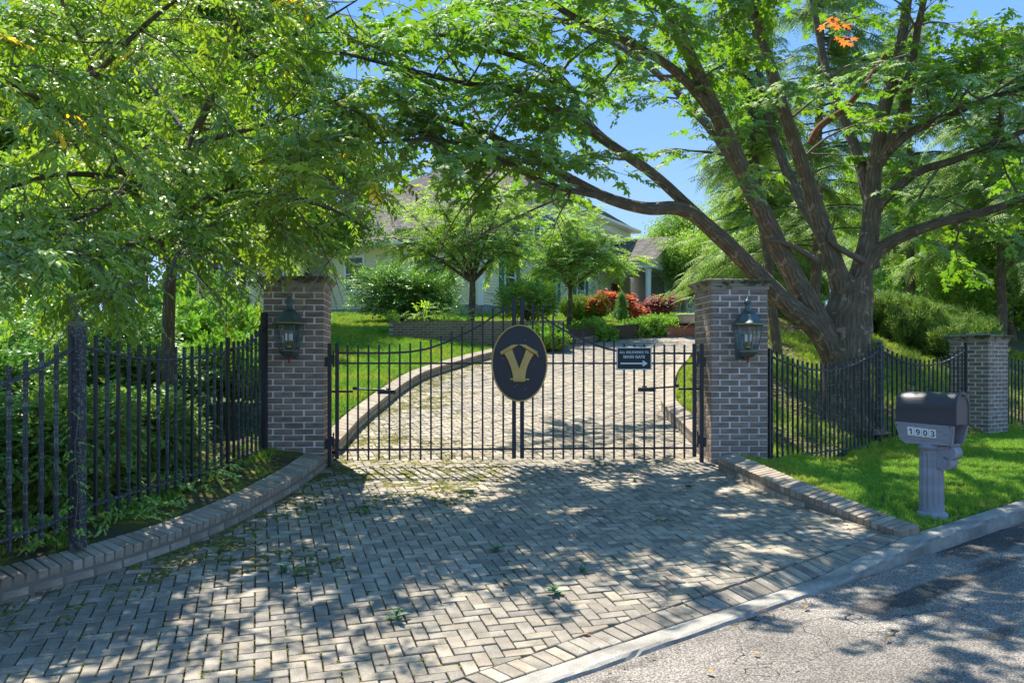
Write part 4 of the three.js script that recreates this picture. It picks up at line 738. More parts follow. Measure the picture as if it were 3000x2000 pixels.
// a twig with leaves along it, growing along +x and hanging a little
function sprig(shape, n, len, size, droop, spread, flat = 0.5) {
  const g = gb();
  for (let i = 0; i < n; i++) {
    const t = (i + 0.5 + rr(-0.3, 0.3)) / n, s = i % 2 ? 1 : -1, b = v3(t * len, -droop * t * t * len, rr(-0.01, 0.01)), a = rr(0.5, 1.25) * s * spread;
    const dir = v3(Math.cos(a), -rr(0.15, 0.75) * (1 - flat) - droop * 0.5, Math.sin(a)), nrm = v3(rr(-0.45, 0.45), 1, rr(-0.45, 0.45));
    const stalk = b.clone().addScaledVector(dir.clone().normalize(), size * 0.15);
    addLeaf(g, shape, stalk, dir, nrm, size * rr(0.55, 1.25));
  }
  return g;
}
const GEO = {
  cherry: [0, 1, 2, 3, 4].map(() => sprig(LANCE, 12, 0.30, 0.090, 0.35, 0.85, 0.35).geo()),
  maple: [0, 1, 2, 3, 4].map(() => sprig(MAPLE, 7, 0.27, 0.112, 0.25, 1.1, 0.55).geo()),
  small: [0, 1].map(() => sprig(OVAL, 12, 0.26, 0.075, 0.2, 0.95, 0.5).geo()),
  far: [0, 1].map(() => { const g = gb(); for (let i = 0; i < 22; i++) addLeaf(g, DIAMOND, v3(rr(-0.3, 0.3), rr(-0.22, 0.22), rr(-0.3, 0.3)), v3(rr(-1, 1), rr(-0.8, 0.3), rr(-1, 1)), v3(rr(-0.6, 0.6), 1, rr(-0.6, 0.6)), rr(0.09, 0.15)); return g.geo(); }),
  hedge: [0, 1].map(() => { const g = gb(); for (let i = 0; i < 20; i++) { const a = rr(0, 6.28), e = rr(-0.1, 1.2); addLeaf(g, DIAMOND, v3(rr(-0.06, 0.06), rr(-0.05, 0.05), rr(-0.06, 0.06)), v3(Math.cos(a) * Math.cos(e), Math.sin(e), Math.sin(a) * Math.cos(e)), v3(rr(-1, 1), rr(0, 1), rr(-1, 1)), rr(0.04, 0.075)); } return g.geo(); }),
  spray: [0, 1].map(() => { const g = gb(); for (let i = 0; i < 16; i++) { const t = i / 15, s = i % 2 ? 1 : -1, l = 0.17 * (1.05 - t) + 0.03; const b = v3(t * 0.5, -0.16 * t * t, 0), d = v3(0.75, -0.25, s * 1.0).normalize(); addLeaf(g, [[[0, -0.09, 0], [1, 0, -0.12], [0, 0.09, 0]], [[0.25, -0.02, 0], [0.75, -0.2, -0.1], [0.45, 0.02, 0]], [[0.25, 0.02, 0], [0.45, -0.02, 0], [0.75, 0.2, -0.1]]], b, d, UP, l); } return g.geo(); }),
  needle: [0, 1].map(() => { const g = gb(); for (let i = 0; i < 26; i++) { const a = rr(0, 6.28), e = rr(-0.2, 1.3); addLeaf(g, [[[0, -0.07, 0], [1, 0, 0], [0, 0.07, 0]]], v3(rr(-0.05, 0.05), rr(-0.03, 0.1), rr(-0.05, 0.05)), v3(Math.cos(a) * Math.cos(e), Math.sin(e) + 0.3, Math.sin(a) * Math.cos(e)), v3(rr(-1, 1), 0.4, rr(-1, 1)), rr(0.07, 0.13)); } return g.geo(); }),
  palm: [0, 1].map(() => { const g = gb(); for (let i = 0; i < 7; i++) { const b = v3(rr(-0.14, 0.14), rr(-0.08, 0.08), rr(-0.14, 0.14)), yaw = rr(0, 6.28); for (let k = -2; k <= 2; k++) addLeaf(g, DIAMOND, b, v3(Math.cos(yaw + k * 0.5), -0.25, Math.sin(yaw + k * 0.5)), v3(rr(-0.2, 0.2), 1, rr(-0.2, 0.2)), 0.085 * (1 - Math.abs(k) * 0.17)); } return g.geo(); }),
};
const LM = {
  cherry: leafMat([0.27, 0.42, 0.02], { clearcoat: 0.45, clearcoatRoughness: 0.30 }), maple: leafMat([0.18, 0.36, 0.012], { transmission: 0.6, clearcoat: 0.15 }), light: leafMat([0.27, 0.45, 0.02]), small: leafMat([0.36, 0.56, 0.03], { clearcoat: 0.2, transmission: 0.58 }),
  dark: leafMat([0.16, 0.34, 0.05], { transmission: 0.35, clearcoat: 0.5, clearcoatRoughness: 0.3 }), hedge: leafMat([0.25, 0.46, 0.03], { transmission: 0.35 }), hemlock: leafMat([0.26, 0.42, 0.05], { transmission: 0.45, clearcoat: 0.1 }), yew: leafMat([0.18, 0.30, 0.02], { transmission: 0.4, clearcoat: 0.1 }), red: leafMat([0.72, 0.23, 0.05]), maroon: leafMat([0.42, 0.13, 0.09]), ivy: leafMat([0.28, 0.44, 0.06], { transmission: 0.35, clearcoat: 0.4 }),
};
const tone = (a = 0.75, b = 1.2, warm = 0.12) => { const f = rr(a, b), w = rr(-warm, warm); return lin(f * (1 + w), f, f * (1 - w)); };

// ------------------------------------------------------------------ growing trees
function resample(pts, n) { const c = new THREE.CatmullRomCurve3(pts, false, 'centripetal'); return c.getPoints(n); }
class Plant {
  constructor(name, label, category, pos, group) { this.o = thing(name, label, category, pos, 0, group); this.o0 = this.o.position.clone(); this.wood = gb(); this.leaf = new Map(); this.limbs = []; }
  limb(pts, r0, r1, sides = 10, extra = {}) {
    const n = Math.max(8, pts.length * 5), q = resample(pts, n).map(p => p.clone().sub(this.o0)); const rad = q.map((_, i) => mix(r0, r1, Math.pow(i / n, extra.pow ?? 0.85)));
    const L = { q, rad, pts }; this.limbs.push(L); if (extra.mesh) { const g = gb(); g.tube(q, rad, sides, { us: extra.us ?? 1, rough: extra.rough }); L.geo = g; } else this.wood.tube(q, rad, sides, { us: 0.5, rough: extra.rough }); return L;
  }
  put(kind, p, yaw, pitch, scale, color, roll = rr(-0.3, 0.3)) {
    if (!this.leaf.has(kind)) this.leaf.set(kind, [[], []]); const e = this.leaf.get(kind);
    const m = new THREE.Matrix4().compose(p, new THREE.Quaternion().setFromEuler(new THREE.Euler(roll, yaw, pitch, 'YZX')), v3(scale, scale, scale)); e[0].push(m); e[1].push(color || tone());
  }
  // side branches with twigs and leaf sprigs along a limb
  dress(L, c) {
    const { kind, count, t0 = 0.25, t1 = 1, len = [0.9, 1.8], twig = [0.35, 0.7], twigs = 4, scale = [0.85, 1.2], up = 0.1, bias = v3(0, 0, 0), droop = 0.12, step = 0.16, tint = () => tone(), keep = () => true, flat = 0.6 } = c;
    const n = L.q.length - 1;
    for (let b = 0; b < count; b++) {
      const t = mix(t0, t1, (b + rnd()) / count), i = Math.min(n - 1, Math.floor(t * n)), p = L.q[i].clone().lerp(L.q[i + 1], t * n - i), tan = L.q[i + 1].clone().sub(L.q[i]).normalize();
      const d = v3(rr(-1, 1), rr(-1, 1) * flat + up, rr(-1, 1)).normalize().addScaledVector(tan, 0.45).add(bias).normalize(), l = rr(...len) * mix(1, 0.6, t);
      const path = [p]; let q = p.clone(), dir = d.clone(); for (let k = 0; k < 5; k++) { dir.add(v3(rr(-0.28, 0.28), rr(-0.2, 0.24) - droop * (k / 3), rr(-0.28, 0.28))).normalize(); q = q.clone().addScaledVector(dir, l / 5); path.push(q); }
      const r0 = Math.min(L.rad[i] * 0.45, 0.012 + 0.012 * l); this.wood.tube(path, path.map((_, k) => mix(r0, 0.005, k / 5)), 5, { us: 0.2, caps: false });
      for (let k = 0; k < twigs; k++) {
        const s = rr(0.25, 1), j = Math.min(4, Math.floor(s * 5)), a = path[j].clone().lerp(path[j + 1], s * 5 - j), td = path[j + 1].clone().sub(path[j]).normalize().add(v3(rr(-1, 1), rr(-0.5, 0.5) * flat, rr(-1, 1)).multiplyScalar(0.9)).normalize(), tl = rr(...twig);
        const e1 = a.clone().addScaledVector(td, tl * 0.5).add(v3(0, -droop * tl * 0.15, 0)), e2 = a.clone().addScaledVector(td, tl).add(v3(0, -droop * tl * 0.6, 0));
        this.wood.tube([a, e1, e2], [0.005, 0.0035, 0.002], 3, { us: 0.1, caps: false });
        const m = Math.max(1, Math.round(tl / step)); for (let w = 0; w <= m; w++) { const pp = w / m < 0.5 ? a.clone().lerp(e1, w / m * 2) : e1.clone().lerp(e2, w / m * 2 - 1); if (!keep(pp.clone().add(this.o0))) continue; this.put(kind, pp, Math.atan2(-td.z, td.x) + rr(-0.9, 0.9), Math.asin(clamp(td.y, -1, 1)) * 0.5 + rr(-0.35, 0.25), rr(...scale), tint()); }
      }
    }
  }
  // a crown made of clumps filled with leaf sprigs, each clump carried by a limb from the trunk
  clumps(kind, from, list, c = {}) {                          // list: [Vector3 centre, radius, count]
    const { scale = [0.85, 1.25], tint = () => tone(), limb = 0.03, squash = 0.75, shell = 0.55, pitch = [-0.5, 0.3], out = false } = c;
    for (const [ctr, r, cnt] of list) {
      const p = ctr.clone().sub(this.o0), f = from.clone().sub(this.o0);
      if (limb) { const m = f.clone().lerp(p, 0.5).add(v3(rr(-0.2, 0.2) * r, rr(0, 0.35) * r, rr(-0.2, 0.2) * r)); this.wood.tube(resample([f, m, p], 6), [limb, limb * 0.9, limb * 0.75, limb * 0.6, limb * 0.45, limb * 0.3, limb * 0.15], 5, { us: 0.3, caps: false }); for (let k = 0; k < 5; k++) this.wood.tube([p.clone().lerp(m, 0.3), p.clone().add(v3(rr(-1, 1), rr(-0.4, 0.8), rr(-1, 1)).multiplyScalar(r * 0.7))], [limb * 0.3, 0.003], 3, { caps: false }); }
      for (let i = 0; i < cnt; i++) {
        const d = v3(rr(-1, 1), rr(-1, 1), rr(-1, 1)).normalize(), q = Math.pow(rnd(), shell) * r * (0.75 + 0.5 * noise(d.x * 3 + ctr.x * 9, d.y * 3 + d.z * 5 + ctr.y * 7)); const s = p.clone().add(v3(d.x * q, d.y * q * squash, d.z * q));
        this.put(kind, s, out ? Math.atan2(-d.z, d.x) + rr(-0.5, 0.5) : rr(0, 6.28), out ? Math.asin(clamp(d.y, -1, 1)) * 0.4 + rr(...pitch) : rr(...pitch), rr(...scale), tint());
      }
    }
  }
  done(woodMat = M.barkThin, leaves = {}) {
    if (this.wood.p.length) this.wood.build('branches', woodMat, this.o);
    for (const [kind, [m, col]] of this.leaf) { const [gk, mk] = kind.split('/'), vs = GEO[gk]; vs.forEach((g, v) => { const mm = m.filter((_, i) => i % vs.length === v), cc = col.filter((_, i) => i % vs.length === v); if (mm.length) stuff('leaves', g, LM[mk], mm, this.o, cc); }); }
    return this.o;
  }
}

const D = (x, y, d) => at(x * 1.2755, y * 1.2755, d);        // the same, read off a smaller view of the photograph
const barkRidge = (a, len, i) => 0.05 * Math.sin(a * 9 + len * 1.7) * noise(a * 2, len * 3) + 0.10 * (noise(a * 1.6 + 3, len * 1.1) - 0.5) + 0.07 * (0.5 - Math.abs(noise(a * 3.2 + 9, len * 4.2 + 2 * noise(a * 2, len * 2)) - 0.5) * 2);

// ------------------------------------------------------------------ the big maple right of the gate
{
  const t = new Plant('maple_tree', 'big spreading maple with many dark limbs behind the right fence', 'tree', V(4.95, 0.72, 13.2));
  const tr = gb(), big = (pts, r0, r1, sides = 14, pw = 0.8) => { sides = sides > 12 ? 30 : sides * 2; const n = pts.length * 14, q = resample(pts, n).map(p => p.clone().sub(t.o0)), rad = q.map((_, i) => mix(r0, r1, Math.pow(i / n, pw))); tr.tube(q, rad, sides, { us: 1, rough: barkRidge }); const L = { q, rad }; return L; };
  { const pts = [[1946, 992], [1946, 965], [1945, 930], [1943, 880], [1940, 820], [1945, 750], [1955, 690], [1965, 640]].map(([x, y]) => D(x, y, 13.2)), q = resample(pts, 40).map(p => p.sub(t.o0)), R = [[0, 0.56], [4, 0.47], [8, 0.40], [14, 0.345], [22, 0.335], [28, 0.35], [34, 0.30], [40, 0.24]];
    tr.tube(q, q.map((_, i) => interp(R, i)), 64, { us: 2, rough: (a, l) => barkRidge(a, l) + 0.11 * Math.pow(Math.max(0, Math.sin(a * 5 + 0.6)), 2) * Math.exp(-l * 2.6) + 0.055 * (1 - 2 * Math.abs(noise(a * 7, l * 2.2 + 3) - 0.5)) + 0.02 * Math.sin(a * 17 + 3 * noise(a * 3, l * 2)) }); }
  const S = (a, d0) => a.map(([x, y, d]) => D(x, y, d));
  const A = big(S([[1925, 830, 13.15], [1880, 760, 13.0], [1800, 690, 12.75], [1730, 620, 12.4], [1650, 540, 12], [1570, 482, 11.6], [1480, 478, 11.2], [1390, 452, 10.9], [1290, 400, 10.6], [1200, 350, 10.4], [1100, 300, 10.2], [980, 260, 10]]), 0.205, 0.028, 14, 0.55);
  const A2 = big(S([[1640, 530, 12], [1500, 400, 11.4], [1381, 315, 11], [1344, 273, 10.8], [1292, 183, 10.5], [1203, 136, 10.2], [1098, 105, 10], [950, 60, 9.7]]), 0.08, 0.02, 10);
  const A3 = big(S([[1400, 330, 11], [1280, 250, 10.5], [1180, 205, 10.1], [1060, 190, 9.7], [900, 150, 9.3], [780, 120, 9]]), 0.055, 0.015, 8);
  const A4 = big(S([[1390, 452, 10.9], [1250, 420, 10.2], [1120, 350, 9.6], [990, 320, 9.2], [860, 330, 9]]), 0.045, 0.012, 8);
  const B = big(S([[1915, 800, 13.1], [1860, 700, 13], [1800, 590, 12.8], [1725, 430, 12.4], [1655, 280, 12], [1595, 150, 11.5], [1540, 20, 11], [1500, -150, 10.4], [1420, -330, 9.8]]), 0.20, 0.045, 14, 0.65);
  const B2 = big(S([[1655, 280, 12], [1560, 170, 11.4], [1450, 100, 10.8], [1320, 40, 10.2], [1200, -40, 9.7], [1050, -130, 9.2]]), 0.075, 0.02, 8);
  const B3 = big(S([[1570, 100, 11.3], [1500, -40, 10.4], [1440, -160, 9.4], [1400, -260, 8.4]]), 0.06, 0.02, 8);
  const C = big(S([[1948, 700, 13.2], [1915, 600, 13.1], [1875, 480, 13], [1850, 400, 12.9], [1800, 250, 12.6], [1745, 60, 12.2], [1720, -120, 11.8], [1650, -330, 11]]), 0.18, 0.045, 14, 0.65);
  const C3 = big(S([[1745, 60, 12.2], [1680, -80, 11.2], [1600, -200, 10.2], [1540, -300, 9.2]]), 0.06, 0.02, 8);
  const E = big(S([[1962, 690, 13.2], [1985, 600, 13.2], [2000, 520, 13.2], [2008, 390, 13.2], [2030, 260, 13.1], [2065, 130, 12.9], [2090, -60, 12.6], [2100, -300, 12]]), 0.20, 0.045, 14, 0.7);
  const E2 = big(S([[2003, 470, 13.2], [1965, 340, 13.5], [1910, 200, 13.9], [1870, 20, 14.2], [1840, -150, 14.4]]), 0.11, 0.03, 10);
  const E3 = big(S([[2012, 380, 13.2], [2060, 300, 13.0], [2090, 190, 12.7], [2110, 60, 12.2], [2150, -100, 11.6]]), 0.11, 0.03, 10);
  const R1 = big(S([[1975, 640, 13.2], [2020, 575, 13.1], [2080, 540, 12.9], [2180, 505, 12.6], [2290, 478, 12.3], [2420, 420, 12]]), 0.125, 0.04, 10);
  const R2 = big(S([[2005, 490, 13.2], [2040, 450, 13.1], [2110, 395, 13], [2200, 365, 12.7], [2330, 310, 12.3], [2470, 250, 12]]), 0.095, 0.03, 10);
  const R3 = big(S([[2035, 350, 13.1], [2090, 305, 13], [2160, 275, 12.9], [2260, 230, 12.5], [2400, 190, 12]]), 0.085, 0.03, 10);
  const K = big(S([[1950, 690, 13.3], [1900, 560, 14.0], [1820, 420, 14.8], [1760, 250, 15.4], [1730, 50, 15.8]]), 0.15, 0.04, 10);
  const F = big(S([[1745, 60, 12.2], [1790, -110, 10.8], [1880, -280, 9.4], [2000, -450, 8.0], [2060, -560, 7.2]]), 0.07, 0.02, 8);
  const K2 = big(S([[1725, 430, 12.4], [1610, 270, 13.6], [1460, 130, 14.6], [1300, 50, 15.2], [1150, 10, 15.4], [1040, -10, 15.4]]), 0.08, 0.02, 8), K3 = big(S([[1760, 250, 15.4], [1650, 100, 16.5], [1500, 20, 17.5], [1380, -40, 18]]), 0.06, 0.02, 8);
  tr.build('trunk', M.bark, t.o);
  { const g = gb(); for (const pts of [[[1862, 330, 12.95], [1885, 290, 12.9], [1940, 250, 12.85], [1990, 190, 12.7], [2035, 125, 12.6]]]) g.tube(resample(S(pts), 20).map(p => p.sub(t.o0)), Array.from({ length: 21 }, (_, i) => mix(0.062, 0.028, i / 20)), 8, { rough: barkRidge }); g.build('dead_branch', M.barkOrange, t.o).userData.label = 'broken dead branch with orange stripped wood'; }
  { for (const pts of [[[2015, 615, 13.3], [2005, 560, 13.2], [1985, 520, 13.2]], [[1985, 600, 13.0], [1930, 570, 12.9], [1905, 545, 12.9], [1915, 510, 12.9]], [[1880, 600, 12.8], [1810, 560, 12.6], [1760, 550, 12.5]]]) gb().tube(resample(S(pts), 10).map(p => p.sub(t.o0)), Array.from({ length: 11 }, (_, i) => mix(0.05, 0.02, i / 10)), 7, { rough: barkRidge }).build('stub', M.barkThin, t.o); }
  const mk = { kind: 'maple/maple', droop: 0.12, up: 0.05, twigs: 5, step: 0.17, len: [0.8, 1.7], twig: [0.35, 0.75], scale: [0.65, 1.25], keep: p => p.y > (p.x < 2 ? 3.5 : 2.9) && (p.y < 6.6 || rnd() < 0.6) };
  const dr = (L, count, o = {}) => t.dress(L, { ...mk, count, ...o });
  dr(F, 22, { t0: 0.15 }); dr(K2, 22, { t0: 0.2 }); dr(K3, 12, { t0: 0.2 });
  dr(A, 13, { t0: 0.68, up: 0.15 }); dr(A2, 11, { t0: 0.18 }); dr(A3, 15, { t0: 0.1 }); dr(A4, 17, { t0: 0.1, droop: 0.2 });
  dr(B, 12, { t0: 0.32 }); dr(B2, 9, { t0: 0.15 }); dr(B3, 14, { t0: 0.2 }); dr(C, 11, { t0: 0.42 }); dr(C3, 14, { t0: 0.1 }); dr(E, 10, { t0: 0.55 }); dr(E2, 7, { t0: 0.5 }); dr(E3, 10, { t0: 0.35, bias: v3(0.2, 0, 0.3) });
  dr(R1, 6, { t0: 0.45 }); dr(R2, 7, { t0: 0.45, bias: v3(0, 0.1, 0.3) }); dr(R3, 8, { t0: 0.35, bias: v3(0, 0.1, 0.3) }); dr(K, 9, { t0: 0.35 });
  for (const [x, y, d] of [[1920, 35, 12.6], [1905, 55, 12.7], [1925, 80, 12.6]]) t.put('maple/red', D(x, y, d).sub(t.o0), rr(0, 6), 0, 1.0, lin(1.3, 1.2, 1));
  t.done(M.barkThin);
}

// ------------------------------------------------------------------ the cherry behind the left fence
{
  const t = new Plant('cherry_tree', 'leafy cherry tree filling the upper left, drooping over the left fence', 'tree', V(-3.75, 0.72, 9.9));
  const tr = gb(), big = (a, r0, r1, sides = 10) => { const pts = a.map(q => D(...q)), n = pts.length * 6, q = resample(pts, n).map(p => p.clone().sub(t.o0)), rad = q.map((_, i) => mix(r0, r1, Math.pow(i / n, 0.8))); tr.tube(q, rad, sides, { us: 1, rough: barkRidge }); return { q, rad }; };
  const T0 = big([[384, 960, 9.7], [385, 850, 9.65], [387, 720, 9.6], [394, 610, 9.6], [415, 470, 9.6], [440, 330, 9.6], [490, 210, 9.5], [540, 60, 9.4], [570, -100, 9.2]], 0.085, 0.03, 14);
  const ls = [
    [[[395, 610, 9.6], [330, 480, 9], [255, 350, 8.4], [200, 130, 8], [150, 20, 7.8], [80, -140, 7.5]], 0.055, 15],
    [[[412, 480, 9.6], [300, 420, 8.6], [150, 400, 7.6], [20, 430, 7], [-120, 480, 6.6]], 0.045, 14],
    [[[410, 500, 9.6], [520, 440, 9], [640, 450, 8.6], [760, 480, 8.3], [850, 530, 8.1]], 0.04, 14],
    [[[440, 330, 9.6], [560, 300, 9.2], [690, 260, 9], [800, 220, 8.8]], 0.04, 14],
    [[[400, 560, 9.6], [330, 550, 8.2], [230, 590, 7.3], [120, 620, 6.7], [0, 640, 6.3]], 0.04, 14],
    [[[398, 590, 9.5], [420, 560, 8.4], [400, 600, 7.4], [385, 660, 6.9]], 0.03, 7],
    [[[490, 210, 9.5], [600, 120, 9.4], [720, 60, 9.2], [820, 0, 9]], 0.035, 14],
    [[[440, 330, 9.6], [350, 200, 10.5], [250, 100, 11], [150, 30, 11.3]], 0.035, 10],
    [[[255, 350, 8.4], [120, 250, 7.6], [0, 180, 7], [-120, 120, 6.6]], 0.03, 14],
    [[[415, 470, 9.6], [480, 560, 10.2], [560, 600, 10.6]], 0.03, 8],
    [[[210, 180, 8.05], [330, 60, 7.8], [450, -40, 7.6], [560, -160, 7.4]], 0.03, 12],
    [[[300, 420, 8.6], [230, 480, 7.8], [130, 520, 7.1], [20, 560, 6.6]], 0.03, 14],
    [[[540, 60, 9.4], [480, -80, 8.6], [380, -200, 7.8], [250, -260, 7]], 0.03, 14],
    [[[520, 440, 9], [600, 370, 9.4], [700, 340, 9.8]], 0.025, 8],
  ];
  const lim = ls.map(([a, r]) => big(a, r, 0.008, 8));
  tr.build('trunk', M.bark, t.o);
  const yellow = () => rnd() < 0.008 ? lin(5.5, 2.2, 0.6) : tone(0.7, 1.3, 0.14);
  lim.forEach((L, i) => t.dress(L, { kind: 'cherry/cherry', count: ls[i][2], t0: 0.15, len: [0.6, 1.3], twig: [0.3, 0.65], twigs: 5, step: 0.18, droop: 0.26, up: 0.02, scale: [0.8, 1.2], tint: yellow, keep: p => (p.y < 4.7 || rnd() < 0.45) && p.y > (p.x > -3.0 ? 2.68 : p.z > -7.4 ? 2.0 + 0.5 * noise(p.x * 2, p.z * 2) : 1.9) }));
  t.dress(T0, { kind: 'cherry/cherry', count: 16, t0: 0.5, len: [0.7, 1.4], twigs: 6, droop: 0.2, scale: [0.8, 1.2], tint: yellow });
  t.done(M.barkThin);
}

// ------------------------------------------------------------------ two young trees before the house
function youngTree(label, base, fork, tips, r, group) {
  const t = new Plant('young_tree', label, 'tree', base, group); const tr = gb();
  const put = (pts, r0, r1) => { const q = resample(pts, 16).map(p => p.clone().sub(t.o0)), rad = q.map((_, i) => mix(r0, r1, i / 16)); tr.tube(q, rad, 8, { us: 0.5, rough: barkRidge }); return { q, rad }; };
  put([base.clone().add(v3(0, -0.2, 0)), base.clone().lerp(fork, 0.5).add(v3(0.03, 0, 0)), fork], r, r * 0.75);
  const ls = tips.map(p => put([fork.clone().add(v3(0, -0.1, 0)), fork.clone().lerp(p, 0.45).add(v3(rr(-0.1, 0.1), 0.12, rr(-0.2, 0.2))), p], r * 0.5, 0.012));
  tr.build('trunk', M.bark, t.o);
  for (const L of ls) t.dress(L, { kind: 'small/small', count: 23, t0: 0.3, len: [0.45, 0.95], twig: [0.25, 0.5], twigs: 5, step: 0.16, droop: 0.15, scale: [0.85, 1.25] });
  t.done(M.barkThin);
}
youngTree('young light green tree in front of the house corner', D(1080, 735, 26), D(1085, 640, 26), [[890, 540, 25.5], [930, 480, 26.5], [1000, 450, 25.2], [1075, 425, 26.5], [1160, 430, 25.5], [1230, 490, 26], [1000, 560, 27], [1190, 560, 25.4], [1110, 520, 25]].map(q => D(...q)), 0.11, 'young trees before the house');
youngTree('smaller young tree right of the oval plaque, in front of the house', D(1305, 745, 27), D(1310, 655, 27), [[1235, 560, 27], [1280, 510, 26.5], [1330, 485, 27.5], [1400, 540, 26.6], [1445, 600, 27], [1255, 615, 26.5], [1370, 585, 26.2], [1320, 560, 27.4]].map(q => D(...q)), 0.085, 'young trees before the house');

// ------------------------------------------------------------------ shrubs
function shrub(name, label, base, kind, list, o = {}) {       // list: [dx, dy, dz, radius, count] from the base
  const t = new Plant(name, label, 'shrub', base, o.group); t.clumps(kind, base, list.map(([x, y, z, r, n]) => [base.clone().add(v3(x, y, z)), r, n]), { limb: 0.02, shell: 0.4, pitch: [-0.3, 0.9], out: true, ...o }); if (o.more) o.more(t); t.done(M.barkThin); return t;
}
const dome = (w, h, n, cnt, deep = 1) => { const r = []; for (let i = 0; i < n; i++) { const a = i / n * 6.28 + rr(-0.3, 0.3), q = rr(0.3, 0.62) * w; r.push([Math.cos(a) * q, h * rr(0.35, 0.6), Math.sin(a) * q * deep, rr(0.36, 0.5) * Math.min(w, h * 1.2), cnt]); } r.push([0, h * 0.62, 0, 0.45 * Math.min(w, h * 1.2), cnt]); return r; };
{
  shrub('dogwood_shrub', 'wide dark shrub against the shaded house wall', D(925, 742, 29.5), 'small/dark', dome(2.2, 1.9, 10, 210, 0.5), { scale: [1.1, 1.7], more: t => t.clumps('small/small', D(930, 700, 29.3), [[D(900, 640, 29.2), 0.6, 50], [D(985, 665, 29), 0.6, 45], [D(840, 630, 29.2), 0.5, 40]], { limb: 0 }) });
  shrub('rhododendron', 'rounded glossy shrub behind the oval plaque', D(1212, 742, 25.5), 'small/hedge', dome(1.0, 1.35, 7, 150), { scale: [0.9, 1.3] });
  shrub('clipped_hedge', 'clipped bright green bush right of the oval plaque', D(1365, 795, 26.5), 'hedge/hedge', dome(0.95, 0.8, 8, 170), { scale: [1.0, 1.6], group: 'clipped bushes' });
  shrub('clipped_hedge', 'clipped bright green bush left of the red garden wall', D(1490, 785, 27.5), 'hedge/hedge', dome(1.15, 0.75, 9, 170, 0.6), { scale: [1.0, 1.6], group: 'clipped bushes' });
  shrub('clipped_hedge', 'small leafy bush at the planter wall end beside the plaque', D(1262, 806, 23.0), 'hedge/hedge', dome(0.62, 0.72, 7, 150), { scale: [0.9, 1.3], group: 'clipped bushes' });
  shrub('yew_bush', 'dark green yew below the red maple', D(1340, 750, 29.5), 'needle/yew', dome(0.95, 1.05, 7, 130), { scale: [1.2, 1.8] });
  shrub('japanese_maple', 'orange red japanese maple beside the porch columns', D(1412, 728, 29), 'palm/red', [[-0.6, 0.45, 0, 0.34, 100], [-0.15, 0.62, 0.1, 0.36, 110], [0.4, 0.5, 0.1, 0.36, 110], [0.75, 0.1, 0.2, 0.34, 90]], { tint: () => tone(0.7, 1.3, 0.2), pitch: [-0.4, 0.1] });
  shrub('maroon_maple', 'low maroon japanese maple left of the hemlock boughs', D(1505, 728, 29.5), 'palm/maroon', [[0, 0.38, 0, 0.42, 140], [0.42, 0.45, 0, 0.30, 90], [-0.35, 0.3, 0, 0.28, 80], [0.75, 0.6, 0, 0.2, 40]], { tint: () => tone(0.7, 1.5, 0.15), pitch: [-0.4, 0.1] });
  shrub('dwarf_conifer', 'small pale blue green conifer in front of the porch', D(1428, 742, 28), 'needle/hemlock', [[0, 0.25, 0, 0.26, 90], [0, 0.55, 0, 0.18, 60], [0, 0.8, 0, 0.1, 40]], { scale: [0.8, 1.1], tint: () => lin(0.6, 0.8, 1.5) });
  for (const [x, y, s, l] of [[970, 738, 0.42, 'tall weed at the left of the planter'], [1030, 735, 0.36, 'broad weed in the middle of the planter'], [1058, 740, 0.3, 'weed beside the young tree trunk in the planter'], [905, 742, 0.22, 'thin weed at the planter corner']]) shrub('planter_weed', l, D(x, y, 23.75), 'small/small', [[0, s * 0.5, 0, s * 0.5, 22], [0.15, s * 0.8, 0, s * 0.35, 12]], { limb: 0.006, scale: [0.7, 1.1] });
  // behind the left fence
  const H = [[-3.75, 7.35, 0.62, 1.15, 'ivy'], [-4.35, 6.3, 0.75, 1.35, 'dark'], [-4.75, 8.0, 0.85, 1.55, 'dark'], [-3.7, 8.75, 0.5, 0.85, 'ivy'], [-5.5, 9.2, 1.0, 2.0, 'dark'], [-4.4, 10.3, 0.85, 1.9, 'dark'], [-3.65, 11.3, 0.7, 1.55, 'hedge'], [-4.5, 12.6, 1.1, 2.0, 'hedge'], [-3.9, 5.0, 0.6, 1.2, 'ivy'], [-3.35, 12.9, 0.6, 1.25, 'hedge'], [-6.6, 11.5, 1.3, 2.4, 'dark'], [-5.2, 15, 1.4, 2.2, 'hedge']];
  const where = ['ivy clad bush pressed against the left fence', 'dark evergreen bush behind the fence at the left edge', 'dark glossy bush behind the left fence, third back from the street', 'low dark bush beside the cherry trunk', 'tall dark evergreen under the cherry crown', 'tall glossy bush right behind the cherry trunk', 'bright green bush left of the left gate pillar', 'tall bright bush behind the left gate pillar', 'low ivy bush at the lower left corner behind the fence', 'bushy green shrub showing over the left pillar cap', 'broad dark evergreen at the back left', 'green shrub before the garage wing'];
  H.forEach(([x, d, w, h, m], i) => shrub('garden_bush', where[i], V(x, landY(x, d) - 0.05, d), m === 'hedge' ? 'hedge/hedge' : 'small/' + m, dome(w, h, 8, m === 'hedge' ? 240 : 200), { scale: m === 'hedge' ? [1.1, 1.7] : [0.75, 1.15], group: 'bushes behind the left fence' }));
  // yews on the right bank
  const Y = [[2040, 752, 20.5, 1.0, 0.95, 'yew bush right of the maple trunk'], [2110, 752, 20, 1.05, 1.05, 'plump yew bush second right of the maple trunk'], [2175, 754, 19.5, 0.95, 0.95, 'sunlit yew bush above the right fence post'], [2222, 756, 19, 0.7, 0.75, 'last small yew before the pale neighbour house'], [1830, 742, 21, 0.95, 0.9, 'shaded yew bush left of the maple trunk']];
